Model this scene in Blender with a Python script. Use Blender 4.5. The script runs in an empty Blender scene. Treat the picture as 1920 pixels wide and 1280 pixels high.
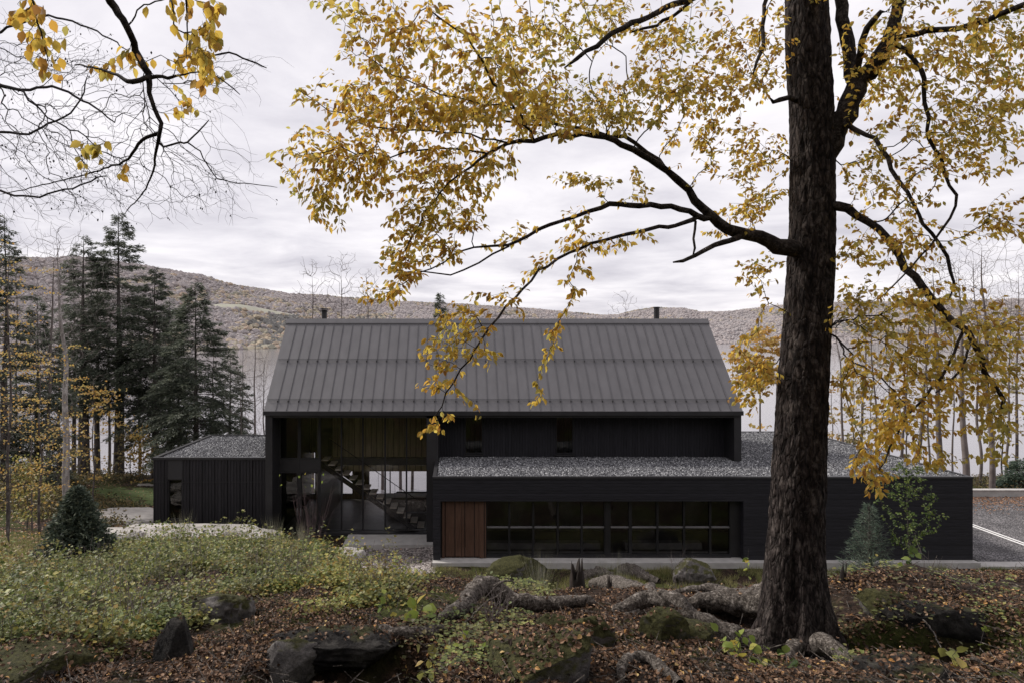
import bpy, math, random
import numpy as np
rng = np.random.default_rng(11)
random.seed(5)
C = bpy.context.scene.collection
F, CX, CY, EYE = 1280.0, 853.0, 631.0, 9.45
def P(px, py, Y):
    return np.array([(px-CX)/F*Y, Y, EYE-(py-CY)/F*Y])
def pix(p):
    return CX+F*p[..., 0]/p[..., 1], CY+F*(EYE-p[..., 2])/p[..., 1]
def rad(a): return math.radians(a)

# ------------------------------------------------------------ numpy noise
def _h(ix, iy, iz, s):
    n = (ix.astype(np.int64)*374761393 + iy.astype(np.int64)*668265263 + iz.astype(np.int64)*2147483647 + s*1274126177) & 0xffffffff
    n = ((n ^ (n >> 13))*1103515245) & 0xffffffff
    n = ((n ^ (n >> 16))*668265263) & 0xffffffff
    return ((n ^ (n >> 15)) & 0xffff)/65535.0
def vnoise(x, y, z, s=0):
    ix, iy, iz = np.floor(x), np.floor(y), np.floor(z)
    fx, fy, fz = x-ix, y-iy, z-iz
    fx, fy, fz = [f*f*(3-2*f) for f in (fx, fy, fz)]
    r = 0
    for a in (0, 1):
        for b in (0, 1):
            for c in (0, 1):
                w = (fx if a else 1-fx)*(fy if b else 1-fy)*(fz if c else 1-fz)
                r = r + w*_h(ix+a, iy+b, iz+c, s)
    return r*2-1
def fbm(x, y, z, oct=4, s=0):
    x, y, z = [np.asarray(v, float) for v in (x, y, z)]
    x, y, z = np.broadcast_arrays(x, y, z)
    r, a, f = 0, 1.0, 1.0
    for o in range(oct):
        r = r + a*vnoise(x*f, y*f, z*f, s+o*17); a *= .5; f *= 2.03
    return r

# ------------------------------------------------------------ objects
def tag(o, label=None, cat=None, group=None, kind=None):
    if label: o['label'] = label
    if cat: o['category'] = cat
    if group: o['group'] = group
    if kind: o['kind'] = kind
    return o
def thing(name, label, cat, loc=(0, 0, 0), group=None):
    o = bpy.data.objects.new(name, None); C.objects.link(o)
    o.location = [float(v) for v in loc]; o.empty_display_size = .2
    return tag(o, label, cat, group)
def mk(name, V, Fc, mat, parent=None, smooth=False, origin=None):
    """V (n,3) array in world or parent-local space; Fc: list of int arrays (m,k)"""
    V = np.asarray(V, float)
    if origin is not None: V = V-np.asarray(origin, float)
    me = bpy.data.meshes.new(name)
    Fc = [np.asarray(f, np.int64) for f in Fc if len(f)]
    me.vertices.add(len(V)); me.vertices.foreach_set('co', V.astype(np.float32).ravel())
    nl = sum(f.size for f in Fc); npoly = sum(len(f) for f in Fc)
    me.loops.add(nl); me.polygons.add(npoly)
    me.loops.foreach_set('vertex_index', np.concatenate([f.ravel() for f in Fc]).astype(np.int32))
    tot = np.concatenate([np.full(len(f), f.shape[1]) for f in Fc])
    st = np.concatenate([[0], np.cumsum(tot)[:-1]])
    me.polygons.foreach_set('loop_start', st.astype(np.int32))
    try: me.polygons.foreach_set('loop_total', tot.astype(np.int32))
    except Exception: pass
    me.polygons.foreach_set('use_smooth', np.full(npoly, smooth))
    me.update(calc_edges=True); me.validate()
    me.materials.append(mat)
    o = bpy.data.objects.new(name, me); C.objects.link(o)
    if parent is not None: o.parent = parent
    if origin is not None and parent is None: o.location = [float(v) for v in origin]
    return o
class MB:
    def __init__(s): s.v = []; s.f4 = []; s.f3 = []; s.n = 0
    def add(s, v, f):
        v = np.asarray(v, float); f = np.asarray(f, np.int64)+s.n
        s.v.append(v); s.n += len(v)
        (s.f4 if f.shape[1] == 4 else s.f3).append(f); return s
    def box(s, x0, x1, y0, y1, z0, z1):
        v = [(x, y, z) for x in (x0, x1) for y in (y0, y1) for z in (z0, z1)]
        f = [(0, 1, 3, 2), (4, 6, 7, 5), (0, 4, 5, 1), (2, 3, 7, 6), (0, 2, 6, 4), (1, 5, 7, 3)]
        return s.add(v, f)
    def prism(s, poly, axis, a0, a1):
        """poly: list of 2d points, extruded along axis from a0 to a1 (convex quads/tri caps as fan)"""
        n = len(poly); v = []
        for a in (a0, a1):
            for p in poly:
                q = [p[0], p[1]]; q.insert(axis, a); v.append(q)
        s.add(v, [(i, (i+1) % n, n+(i+1) % n, n+i) for i in range(n)])
        s.f3.append(np.array([(0, i, i+1) for i in range(1, n-1)]+[(n, n+i+1, n+i) for i in range(1, n-1)])+s.n-2*n)
        return s
    def tube(s, pts, r, k=6, cap=True):
        v, f = tube(pts, r, k); s.add(v, f)
        if cap:
            v = np.asarray(v); m = len(v)
            c = np.array([v[:k].mean(0), v[m-k:].mean(0)])
            t = [(0, (i+1) % k+2, i+2) for i in range(k)]+[(1, k+2+i, k+2+(i+1) % k) for i in range(k)]
            s.add(np.vstack([c, v[:k], v[m-k:]]), t)
        return s
    def build(s, name, mat, parent=None, smooth=False, origin=None):
        return mk(name, np.vstack(s.v), ([np.vstack(s.f4)] if s.f4 else [])+([np.vstack(s.f3)] if s.f3 else []), mat, parent, smooth, origin)
def tube(pts, r, k=6):
    pts = np.asarray(pts, float); n = len(pts)
    r = np.broadcast_to(np.asarray(r, float), (n,))
    t = np.gradient(pts, axis=0); t /= np.linalg.norm(t, axis=1, keepdims=True)+1e-9
    ref = np.array([0, 0, 1.]) if abs(t[0, 2]) < .9 else np.array([1., 0, 0])
    U = np.cross(t, ref); bad = np.linalg.norm(U, axis=1) < .15
    U[bad] = np.cross(t[bad], [0.3, 1., 0]); U /= np.linalg.norm(U, axis=1, keepdims=True)+1e-9
    for i in range(1, n):                       # parallel transport
        u = U[i-1]-t[i]*np.dot(U[i-1], t[i]); l = np.linalg.norm(u)
        if l > 1e-6: U[i] = u/l
    W = np.cross(t, U); a = np.arange(k)*2*np.pi/k
    v = pts[:, None]+r[:, None, None]*(np.cos(a)[None, :, None]*U[:, None]+np.sin(a)[None, :, None]*W[:, None])
    i = np.arange(n-1)[:, None]*k; j = np.arange(k)[None]; j2 = (j+1) % k
    f = np.stack([i+j, i+j2, i+k+j2, i+k+j], -1).reshape(-1, 4)
    return v.reshape(-1, 3), f
def spline(pts, seg):
    """Catmull-Rom through rows of pts (any columns); spacing seg measured on xyz"""
    p = np.asarray(pts, float); p = np.vstack([2*p[0]-p[1], p, 2*p[-1]-p[-2]]); out = []
    for i in range(1, len(p)-2):
        k = max(1, int(np.ceil(np.linalg.norm(p[i+1, :3]-p[i, :3])/seg)))
        t = np.arange(k)[:, None]/k
        out.append(.5*((2*p[i])+(-p[i-1]+p[i+1])*t+(2*p[i-1]-5*p[i]+4*p[i+1]-p[i+2])*t**2+(-p[i-1]+3*p[i]-3*p[i+1]+p[i+2])*t**3))
    out.append(p[-2][None]); return np.vstack(out)
def norm(v): return v/(np.linalg.norm(v, axis=-1, keepdims=True)+1e-9)
def inst(tv, tf, pos, d, nrm, size, width=None):
    """copies of template (y = length axis along d, z = normal) at pos"""
    d = norm(d); x = norm(np.cross(d, nrm)); z = np.cross(x, d)
    size = np.asarray(size)[:, None, None] if np.ndim(size) else size
    w = size if width is None else np.asarray(width)[:, None, None]
    V = pos[:, None]+tv[None, :, 0:1]*x[:, None]*w+tv[None, :, 1:2]*d[:, None]*size+tv[None, :, 2:3]*z[:, None]*w
    n = len(tv); Fc = tf[None]+(np.arange(len(pos))*n)[:, None, None]
    return V.reshape(-1, 3), Fc.reshape(-1, tf.shape[1])
# beech leaf: pointed oval folded along its midrib
LEAF_V = np.array([(0, 0, 0), (.26, .30, .07), (.27, .6, .05), (0, 1, -.12), (-.27, .6, .05), (-.26, .30, .07), (0, .45, -.02)])
LEAF_F = np.array([(0, 1, 6), (1, 2, 6), (2, 3, 6), (3, 4, 6), (4, 5, 6), (5, 0, 6)])
QL_V = np.array([(0, 0, 0), (.3, .5, .12), (0, 1, 0), (-.3, .5, .12)]); QL_F = np.array([(0, 1, 2, 3)])
BL_V = np.array([(-.5, 0, 0), (.5, 0, 0), (.32, .55, .0), (-.32, .55, 0), (0, 1, .0)]); BL_F = np.array([(0, 1, 2), (0, 2, 3), (3, 2, 4)])
def rdir(n): return norm(rng.normal(size=(n, 3)))

# ------------------------------------------------------------ tree growing
class Skel:
    def __init__(s): s.p = []; s.par = []; s.path = []; s.r = []
    def line(s, pts, seg=.12, attach=True, wob=0.0):
        """pts rows (x,y,z,r); joined to the nearest node already there"""
        q = spline(pts, seg)
        if wob: q[1:-1, :3] += rng.normal(size=(len(q)-2, 3))*wob
        par, path = -1, 0.
        if s.p and attach:
            A = np.array(s.p); i = int(np.argmin(((A-q[0, :3])**2).sum(1))); par, path = i, s.path[i]
        last = s.p[par] if par >= 0 else q[0, :3]
        for k, row in enumerate(q):
            path += float(np.linalg.norm(row[:3]-last)); last = row[:3]
            s.p.append(row[:3]); s.par.append(par); s.path.append(path); s.r.append(row[3]); par = len(s.p)-1
        return s
    def grow(s, T, bf=.4, seg=.15, wob=.012, sag=0., bend=.35):
        T = np.asarray(T, float); A = np.array(s.p); pa = np.array(s.path)
        D = np.linalg.norm(T[:, None]-A[None], axis=2)+bf*pa[None]
        best = D.argmin(1); cost = D.min(1); alive = np.ones(len(T), bool)
        s.tips = []
        for _ in range(len(T)):
            i = int(np.argmin(np.where(alive, cost, 1e9))); alive[i] = False; b = int(best[i])
            a, t = s.p[b], T[i]; d = np.linalg.norm(t-a)
            if d < 1e-4: continue
            pp = s.par[b]; pd = norm(s.p[b]-s.p[pp]) if pp >= 0 else norm(t-a)
            c = a+pd*d*bend+(t-a)*.25+np.array([0, 0, sag*d])
            k = max(1, int(math.ceil(d/seg))); u = (np.arange(1, k+1)/k)[:, None]
            q = (1-u)**2*a+2*u*(1-u)*c+u**2*t
            if k > 1: q[:-1] += rng.normal(size=(k-1, 3))*wob
            par, path, last = b, s.path[b], a; i0 = len(s.p)
            for row in q:
                path += float(np.linalg.norm(row-last)); last = row
                s.p.append(row); s.par.append(par); s.path.append(path); s.r.append(0.); par = len(s.p)-1
            s.tips.append(par)
            al = np.nonzero(alive)[0]
            if len(al):
                dd = np.linalg.norm(T[al][:, None]-q[None], axis=2)+bf*np.array(s.path[i0:])[None]
                m = dd.min(1); w = m < cost[al]; cost[al[w]] = m[w]; best[al[w]] = i0+dd.argmin(1)[w]
        return s
    def radii(s, r0=.0015, e=2.4, rmax=None):
        n = len(s.p); acc = np.zeros(n); R = np.array(s.r); give = R > 0; kids = [[] for _ in range(n)]
        for i in range(n-1, -1, -1):
            if acc[i] == 0: acc[i] = r0**e
            if not give[i]: R[i] = acc[i]**(1/e)
            else: acc[i] = max(acc[i], 0)
            if rmax and not give[i]: R[i] = min(R[i], rmax)
            if s.par[i] >= 0: acc[s.par[i]] += acc[i]*1.0+ (0.02*r0**e); kids[s.par[i]].append(i)
        s.R = R; s.kids = kids; return s
    def mesh(s, k=5, kbig=9, big=.03):
        mb = MB(); roots = [i for i in range(len(s.p)) if s.par[i] < 0]; st = [(None, r) for r in roots]
        while st:
            par, i = st.pop(); ch = [] if par is None else [par]; rr = [] if par is None else [min(s.R[i]*1.15, s.R[par])]
            while True:
                ch.append(i); rr.append(s.R[i]); ks = s.kids[i]
                if not ks: break
                m = max(ks, key=lambda q: s.R[q]); st += [(i, q) for q in ks if q != m]; i = m
            if len(ch) < 2: continue
            rr[-1] *= .6
            mb.tube(np.array([s.p[c] for c in ch]), rr, kbig if max(rr) > big else k, cap=False)
        return mb
    def twigs(s, rmax):
        """(pos, dir) of thin nodes that may carry leaves"""
        P_, D_ = [], []
        for i in range(len(s.p)):
            if s.R[i] <= rmax and s.par[i] >= 0:
                P_.append(s.p[i]); D_.append(np.array(s.p[i])-np.array(s.p[s.par[i]]))
        return np.array(P_), norm(np.array(D_))

# ------------------------------------------------------------ materials
def new_mat(name):
    m = bpy.data.materials.new(name); m.use_nodes = True; nt = m.node_tree
    return m, nt, nt.nodes.get('Principled BSDF'), nt.nodes.get('Material Output')
def N(nt, t, **kw):
    n = nt.nodes.new(t)
    for k, v in kw.items():
        if k.startswith('_'): setattr(n, k[1:], v)
        else: n.inputs[k.replace('__', ' ')].default_value = v
    return n
def ramp(nt, fac, stops, interp='LINEAR'):
    r = nt.nodes.new('ShaderNodeValToRGB'); cr = r.color_ramp; cr.interpolation = interp
    while len(cr.elements) < len(stops): cr.elements.new(.5)
    for e, (p, c) in zip(cr.elements, stops): e.position = p; e.color = (*c, 1) if len(c) == 3 else c
    nt.links.new(fac, r.inputs[0]); return r.outputs[0]
def coords(nt, scale=(1, 1, 1), rot=(0, 0, 0), obj=True):
    tc = nt.nodes.new('ShaderNodeTexCoord'); mp = nt.nodes.new('ShaderNodeMapping')
    if obj: nt.links.new(tc.outputs['Object'], mp.inputs[0])
    else:
        g = nt.nodes.new('ShaderNodeNewGeometry'); nt.links.new(g.outputs['Position'], mp.inputs[0])
    mp.inputs['Scale'].default_value = scale; mp.inputs['Rotation'].default_value = rot
    return mp.outputs[0]
def noise(nt, vec, scale, detail=5, rough=.55, dist=0.):
    n = N(nt, 'ShaderNodeTexNoise', Scale=scale, Detail=detail, Roughness=rough, Distortion=dist)
    nt.links.new(vec, n.inputs['Vector']); return n.outputs['Fac']
def bump(nt, h, bsdf, dist=.01, strength=1.):
    b = N(nt, 'ShaderNodeBump', Distance=dist, Strength=strength)
    nt.links.new(h, b.inputs['Height']); nt.links.new(b.outputs[0], bsdf.inputs['Normal']); return b
def mixc(nt, fac, a, b, mode='MIX'):
    m = nt.nodes.new('ShaderNodeMix'); m.data_type = 'RGBA'; m.blend_type = mode
    for s, v in ((0, fac), (6, a), (7, b)):
        if hasattr(v, 'links') or hasattr(v, 'is_linked'): nt.links.new(v, m.inputs[s])
        else: m.inputs[s].default_value = v if not isinstance(v, tuple) else (*v, 1)
    return m.outputs[2]
def noisy(name, stops, scale=3., rough=.85, bd=.01, detail=8, stretch=(1, 1, 1), spec=.3, obj=False, bscale=None, island=False):
    m, nt, b, _ = new_mat(name); v = coords(nt, stretch, obj=obj)
    f = noise(nt, v, scale, detail)
    if island:
        g = nt.nodes.new('ShaderNodeNewGeometry'); ma = N(nt, 'ShaderNodeMath', _operation='MULTIPLY_ADD')
        nt.links.new(g.outputs['Random Per Island'], ma.inputs[0]); ma.inputs[1].default_value = .5
        nt.links.new(f, ma.inputs[2]); sb = N(nt, 'ShaderNodeMath', _operation='SUBTRACT'); nt.links.new(ma.outputs[0], sb.inputs[0]); sb.inputs[1].default_value = .25; f = sb.outputs[0]
    nt.links.new(ramp(nt, f, stops), b.inputs['Base Color'])
    b.inputs['Roughness'].default_value = rough; b.inputs['Specular IOR Level'].default_value = spec
    if bd:
        h = noise(nt, v, bscale or scale*3, 6, .65); bump(nt, h, b, bd)
    return m
def leafmat(name, stops, trans=.45, gscale=.6, green=None, rough=.5, dry=None):
    """per-leaf random colour, patches of a second tint, light passing through"""
    m, nt, b, out = new_mat(name)
    g = nt.nodes.new('ShaderNodeNewGeometry')
    col = ramp(nt, g.outputs['Random Per Island'], stops)
    if green is not None:
        f = noise(nt, g.outputs['Position'], gscale, 3)
        fr = ramp(nt, f, [(.5, (0, 0, 0)), (.72, (.9, .9, .9))])
        col = mixc(nt, fr, col, green)
    if dry is not None:
        f = noise(nt, g.outputs['Position'], dry[0], 5, .7)
        col = mixc(nt, ramp(nt, f, [(.5, (0, 0, 0)), (.64, (.85, .85, .85))]), col, dry[1])
        f = noise(nt, g.outputs['Position'], dry[0]*2.7, 4, .6)
        col = mixc(nt, 1., col, ramp(nt, f, [(.35, (.35, .38, .35)), (.62, (1.05, 1.1, 1.0))]), 'MULTIPLY')  # dark gaps: shade between the leaves multiplied into the colour
    b.inputs['Roughness'].default_value = rough; b.inputs['Specular IOR Level'].default_value = .25
    nt.links.new(col, b.inputs['Base Color'])
    t = nt.nodes.new('ShaderNodeBsdfTranslucent'); nt.links.new(col, t.inputs[0])
    mx = nt.nodes.new('ShaderNodeMixShader'); mx.inputs[0].default_value = trans
    nt.links.new(b.outputs[0], mx.inputs[1]); nt.links.new(t.outputs[0], mx.inputs[2]); nt.links.new(mx.outputs[0], out.inputs[0])
    return m
M = {}
M['black_metal'] = noisy('black metal', [(.3, (.016, .015, .017)), (.7, (.024, .023, .025))], 1.5, .5, .0005, spec=.4)
M['frame'] = noisy('window frame', [(.3, (.012, .0115, .013)), (.7, (.02, .019, .021))], 2, .45, 0, spec=.4)
M['bar'] = noisy('pale glazing bar', [(.3, (.12, .115, .12)), (.7, (.17, .165, .17))], 2, .4, 0, spec=.5)
M['panel'] = noisy('grey panel', [(.3, (.026, .025, .028)), (.7, (.034, .033, .036))], 1, .5, 0, spec=.4)
def boards(name, axis, pitch, c0, c1):
    m, nt, b, _ = new_mat(name); v = coords(nt, obj=False)
    sx = nt.nodes.new('ShaderNodeSeparateXYZ'); nt.links.new(v, sx.inputs[0])
    q = N(nt, 'ShaderNodeMath', _operation='DIVIDE'); nt.links.new(sx.outputs[axis], q.inputs[0]); q.inputs[1].default_value = pitch
    fl = N(nt, 'ShaderNodeMath', _operation='FLOOR'); nt.links.new(q.outputs[0], fl.inputs[0])
    wn = N(nt, 'ShaderNodeTexWhiteNoise', _noise_dimensions='1D'); nt.links.new(fl.outputs[0], wn.inputs['W'])
    fr = N(nt, 'ShaderNodeMath', _operation='FRACT'); nt.links.new(q.outputs[0], fr.inputs[0])
    gap = ramp(nt, fr.outputs[0], [(0, (0, 0, 0)), (.08, (1, 1, 1)), (.92, (1, 1, 1)), (1, (0, 0, 0))])
    col = ramp(nt, wn.outputs[0], [(0, c0), (1, c1)])
    st = [1, 1, 1]; st[2 if axis == 0 else 0] = .06
    v2 = coords(nt, st, obj=False); gr = noise(nt, v2, 25, 6)
    col = mixc(nt, .5, col, ramp(nt, gr, [(.3, tuple(k*.45 for k in c0)), (.7, tuple(k*1.35 for k in c1))]))
    col = mixc(nt, 1., col, gap, 'MULTIPLY')
    nt.links.new(col, b.inputs['Base Color']); b.inputs['Roughness'].default_value = .6; b.inputs['Specular IOR Level'].default_value = .3
    hh = mixc(nt, .25, gap, gr); bump(nt, hh, b, .02); return m
M['vboards'] = boards('charred vertical boards', 0, .14, (.011, .0105, .014), (.025, .024, .030))
M['hboards'] = boards('charred horizontal boards', 2, .14, (.011, .0105, .014), (.022, .021, .027))
M['pav'] = boards('dark standing boards', 0, .31, (.016, .015, .018), (.026, .024, .028))
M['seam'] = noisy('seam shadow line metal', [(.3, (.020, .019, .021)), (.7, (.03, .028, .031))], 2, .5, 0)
M['roof'] = noisy('roof metal', [(.3, (.086, .082, .087)), (.7, (.110, .105, .111))], 1.1, .42, .0006, spec=.45, stretch=(2.2, 1, .6), bscale=6)
M['concrete'] = noisy('pale concrete', [(.3, (.34, .325, .31)), (.7, (.46, .44, .42))], 2.5, .85, .003)
M['door'] = boards('stained cedar door', 0, .42, (.068, .034, .022), (.095, .050, .033))
M['wood'] = boards('interior oak panelling', 0, .3, (.24, .20, .12), (.34, .28, .17))
M['tread'] = noisy('oak tread', [(.3, (.68, .60, .5)), (.7, (.82, .75, .65))], 4, .6, .001)
M['floor'] = noisy('interior floor', [(.3, (.07, .065, .062)), (.7, (.11, .10, .095))], 2, .5, 0)
M['steel'] = noisy('grey interior counter', [(.3, (.2, .19, .19)), (.7, (.3, .29, .29))], 3, .5, 0)
m, nt, b, out = new_mat('window glass')
tr = nt.nodes.new('ShaderNodeBsdfTransparent'); tr.inputs[0].default_value = (.86, .86, .87, 1)
gl = N(nt, 'ShaderNodeBsdfGlossy', Roughness=.01); gl.inputs[0].default_value = (1, 1, 1, 1)
fz = N(nt, 'ShaderNodeFresnel', IOR=1.55); gv = coords(nt, obj=False)
bp = N(nt, 'ShaderNodeBump', Distance=.01, Strength=.25); nt.links.new(noise(nt, gv, .9, 2), bp.inputs['Height'])
nt.links.new(bp.outputs[0], gl.inputs['Normal'])
mx = nt.nodes.new('ShaderNodeMixShader'); nt.links.new(fz.outputs[0], mx.inputs[0]); nt.links.new(tr.outputs[0], mx.inputs[1]); nt.links.new(gl.outputs[0], mx.inputs[2])
nt.links.new(mx.outputs[0], out.inputs[0]); M['glass'] = m
# gravel: cells of broken stone
def gravelmat(name, scale, stops, bd=.03):
    m, nt, b, _ = new_mat(name); v = coords(nt, obj=False)
    vo = N(nt, 'ShaderNodeTexVoronoi', Scale=scale, Randomness=1.); nt.links.new(v, vo.inputs['Vector'])
    sc = nt.nodes.new('ShaderNodeSeparateColor'); nt.links.new(vo.outputs['Color'], sc.inputs[0])
    col = ramp(nt, sc.outputs[0], stops); edge = ramp(nt, vo.outputs['Distance'], [(.25, (1, 1, 1)), (.75, (.12, .12, .12))])
    col = mixc(nt, 1., col, edge, 'MULTIPLY'); big = noise(nt, v, .7, 5)
    col = mixc(nt, 1., col, ramp(nt, big, [(.35, (.7, .7, .7)), (.65, (1.15, 1.15, 1.15))]), 'MULTIPLY')
    nt.links.new(col, b.inputs['Base Color']); b.inputs['Roughness'].default_value = .9; b.inputs['Specular IOR Level'].default_value = .2
    inv = ramp(nt, vo.outputs['Distance'], [(0, (1, 1, 1)), (.8, (0, 0, 0))]); bump(nt, inv, b, bd); return m
M['gravelroof'] = gravelmat('roof ballast', 9, [(0, (.03, .03, .035)), (.45, (.12, .12, .13)), (.8, (.26, .26, .27)), (1, (.5, .5, .5))])
M['gravel'] = gravelmat('pale gravel', 11, [(0, (.22, .18, .165)), (.5, (.46, .40, .38)), (1, (.72, .66, .62))])
M['drive'] = gravelmat('grey stone dust', 16, [(0, (.10, .095, .1)), (.5, (.19, .18, .185)), (1, (.32, .3, .3))], .01)
M['granite'] = noisy('pale granite', [(.3, (.13, .12, .11)), (.42, (.30, .28, .26)), (.7, (.46, .43, .40))], 1.6, .9, .05, stretch=(.5, 1, 2))
M['white'] = noisy('white paint', [(.3, (.6, .59, .58)), (.7, (.78, .77, .76))], 3, .7, 0)
# ground: soil, old leaves, moss
m, nt, b, _ = new_mat('forest floor'); v = coords(nt, obj=False)
soil = ramp(nt, noise(nt, v, 9, 10, .75), [(.35, (.008, .006, .005)), (.5, (.03, .02, .015)), (.64, (.08, .052, .038))])
moss = ramp(nt, noise(nt, v, 14, 8, .7), [(.35, (.016, .02, .006)), (.6, (.06, .066, .02)), (.75, (.11, .105, .04))])
pm = ramp(nt, noise(nt, v, .42, 5, .6), [(.46, (0, 0, 0)), (.56, (1, 1, 1))])
nt.links.new(mixc(nt, pm, soil, moss), b.inputs['Base Color']); b.inputs['Roughness'].default_value = .95; b.inputs['Specular IOR Level'].default_value = .1
bump(nt, noise(nt, v, 12, 8, .7), b, .05); M['ground'] = m
M['lawn'] = noisy('mown lawn', [(.3, (.045, .065, .018)), (.6, (.075, .1, .03)), (.8, (.12, .11, .05))], 5, .95, .03)
def rockmat(name, moss_amt, base=((.03, .028, .028), (.085, .078, .075), (.2, .185, .175))):
    m, nt, b, _ = new_mat(name); v = coords(nt, obj=False)
    rk = ramp(nt, noise(nt, v, 5, 10, .7), [(.35, base[0]), (.52, base[1]), (.68, base[2])])
    ms = ramp(nt, noise(nt, v, 22, 6, .7), [(.3, (.012, .013, .005)), (.7, (.075, .072, .026))])
    g = nt.nodes.new('ShaderNodeNewGeometry'); sx = nt.nodes.new('ShaderNodeSeparateXYZ'); nt.links.new(g.outputs['Normal'], sx.inputs[0])
    ad = N(nt, 'ShaderNodeMath', _operation='MULTIPLY_ADD'); nt.links.new(sx.outputs[2], ad.inputs[0]); ad.inputs[1].default_value = .35
    nt.links.new(noise(nt, v, 3, 5), ad.inputs[2])
    k = ramp(nt, ad.outputs[0], [(1-moss_amt-.06, (0, 0, 0)), (1-moss_amt+.06, (1, 1, 1))])
    nt.links.new(mixc(nt, k, rk, ms), b.inputs['Base Color']); b.inputs['Roughness'].default_value = .9; b.inputs['Specular IOR Level'].default_value = .2
    bump(nt, noise(nt, v, 14, 10, .7), b, .04); return m
M['rock'] = rockmat('grey lichen rock', .28, ((.04, .036, .036), (.12, .11, .105), (.27, .25, .24)))
M['mossrock'] = rockmat('mossy rock', .5)
M['darkrock'] = rockmat('rock darkened for shade', .12, ((.006, .0055, .006), (.02, .018, .017), (.06, .055, .05)))  # near-black colour stands in for the shade of the hollows
def barkmat(name, dark, mid, light, sc=1., zs=.28, lich=(.52, .62), plates=0., bd=.02):
    m, nt, b, _ = new_mat(name); v = coords(nt, (1, 1, zs), obj=False)
    n1 = noise(nt, v, 22*sc, 10, .72, .6); v2 = coords(nt, (1, 1, .8), obj=False); n2 = noise(nt, v2, 9*sc, 8, .75)
    c = ramp(nt, n1, [(.36, dark), (.52, mid), (.70, light)]); h = n1
    if plates:
        wv = nt.nodes.new('ShaderNodeVectorMath'); wv.operation = 'ADD'; nz_ = N(nt, 'ShaderNodeTexNoise', Scale=7., Detail=4.)
        nt.links.new(v, nz_.inputs[0]); sc_ = nt.nodes.new('ShaderNodeVectorMath'); sc_.operation = 'SCALE'; sc_.inputs['Scale'].default_value = .12
        nt.links.new(nz_.outputs['Color'], sc_.inputs[0]); nt.links.new(v, wv.inputs[0]); nt.links.new(sc_.outputs[0], wv.inputs[1])
        vo = N(nt, 'ShaderNodeTexVoronoi', _feature='DISTANCE_TO_EDGE', Scale=plates); nt.links.new(wv.outputs[0], vo.inputs['Vector'])
        cr = ramp(nt, vo.outputs['Distance'], [(0, (.42, .42, .42)), (.14, (.9, .9, .9)), (.3, (1.12, 1.12, 1.12))])
        c = mixc(nt, 1., c, cr, 'MULTIPLY'); h = mixc(nt, .45, cr, n1)
    c = mixc(nt, ramp(nt, n2, [(lich[0], (0, 0, 0)), (lich[1], (.6, .6, .6))]), c, tuple(k*1.3 for k in light))
    nt.links.new(c, b.inputs['Base Color']); b.inputs['Roughness'].default_value = .9; b.inputs['Specular IOR Level'].default_value = .15
    bump(nt, h, b, bd/sc); return m
M['bark'] = barkmat('old beech bark', (.007, .005, .005), (.033, .025, .023), (.125, .105, .095), plates=21., bd=.03, zs=.36, lich=(.55, .68))
M['rootbark'] = barkmat('grey root bark', (.009, .007, .006), (.085, .072, .062), (.33, .295, .265), 1.8, 1., lich=(.55, .66), bd=.03)
M['limb'] = barkmat('dark limb bark', (.006, .005, .005), (.028, .022, .020), (.10, .085, .078), 1.5, 1.)
M['greybark'] = barkmat('grey hemlock bark', (.035, .029, .027), (.10, .085, .08), (.2, .18, .17), .3)
M['palebark'] = barkmat('pale bark', (.16, .14, .13), (.3, .27, .255), (.45, .42, .40), .4)
M['baretwig'] = noisy('bare twigs', [(.3, (.10, .082, .078)), (.7, (.19, .16, .15))], 2, .9, 0)
M['darktwig'] = noisy('dark twigs', [(.3, (.03, .026, .028)), (.7, (.06, .052, .055))], 2, .9, 0)
M['deadwood'] = noisy('charred stump wood', [(.3, (.006, .005, .005)), (.6, (.03, .022, .018)), (.8, (.09, .06, .045))], 9, .9, .02, stretch=(1, 1, .2))
M['beechleaf'] = leafmat('yellow beech leaves', [(0, (.34, .17, .05)), (.14, (.54, .31, .055)), (.5, (.68, .46, .075)), (.8, (.64, .49, .11)), (.93, (.40, .36, .10)), (1, (.30, .15, .05))], .68, 1.0, (.38, .36, .09))
M['yellowleaf'] = leafmat('distant yellow leaves', [(0, (.44, .24, .07)), (.5, (.56, .38, .12)), (1, (.42, .36, .13))], .45)
M['paleleaf'] = leafmat('faded understorey leaves', [(0, (.30, .20, .10)), (.5, (.36, .29, .14)), (1, (.2, .2, .1))], .4)
M['litter'] = leafmat('fallen leaves', [(0, (.02, .013, .010)), (.38, (.062, .036, .023)), (.66, (.14, .078, .045)), (.89, (.23, .135, .08)), (.96, (.36, .25, .17)), (.975, (.42, .2, .06)), (1, (.5, .36, .16))], .1, rough=.7)
M['fern'] = leafmat('bramble and fern leaves', [(0, (.06, .08, .026)), (.4, (.19, .215, .07)), (.75, (.33, .34, .115)), (1, (.34, .27, .09))], .35, .35, (.15, .20, .08), dry=(.9, (.19, .14, .08)))
M['fernwarm'] = leafmat('yellowing leaves', [(0, (.25, .25, .08)), (.5, (.44, .41, .13)), (1, (.42, .24, .07))], .35, dry=(.9, (.2, .14, .07)))
M['grass'] = leafmat('long grass', [(0, (.12, .13, .05)), (.5, (.26, .26, .09)), (1, (.42, .37, .19))], .3, .9, (.12, .16, .05))
M['drygrass'] = leafmat('feathery grass', [(0, (.16, .17, .12)), (1, (.36, .33, .24))], .3)
M['hemlock'] = leafmat('hemlock needles', [(0, (.05, .064, .048)), (.5, (.11, .13, .095)), (1, (.21, .22, .16))], .35)
M['spruce'] = leafmat('spruce needles', [(0, (.035, .05, .038)), (.6, (.09, .115, .085)), (1, (.2, .22, .15))], .15)
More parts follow.
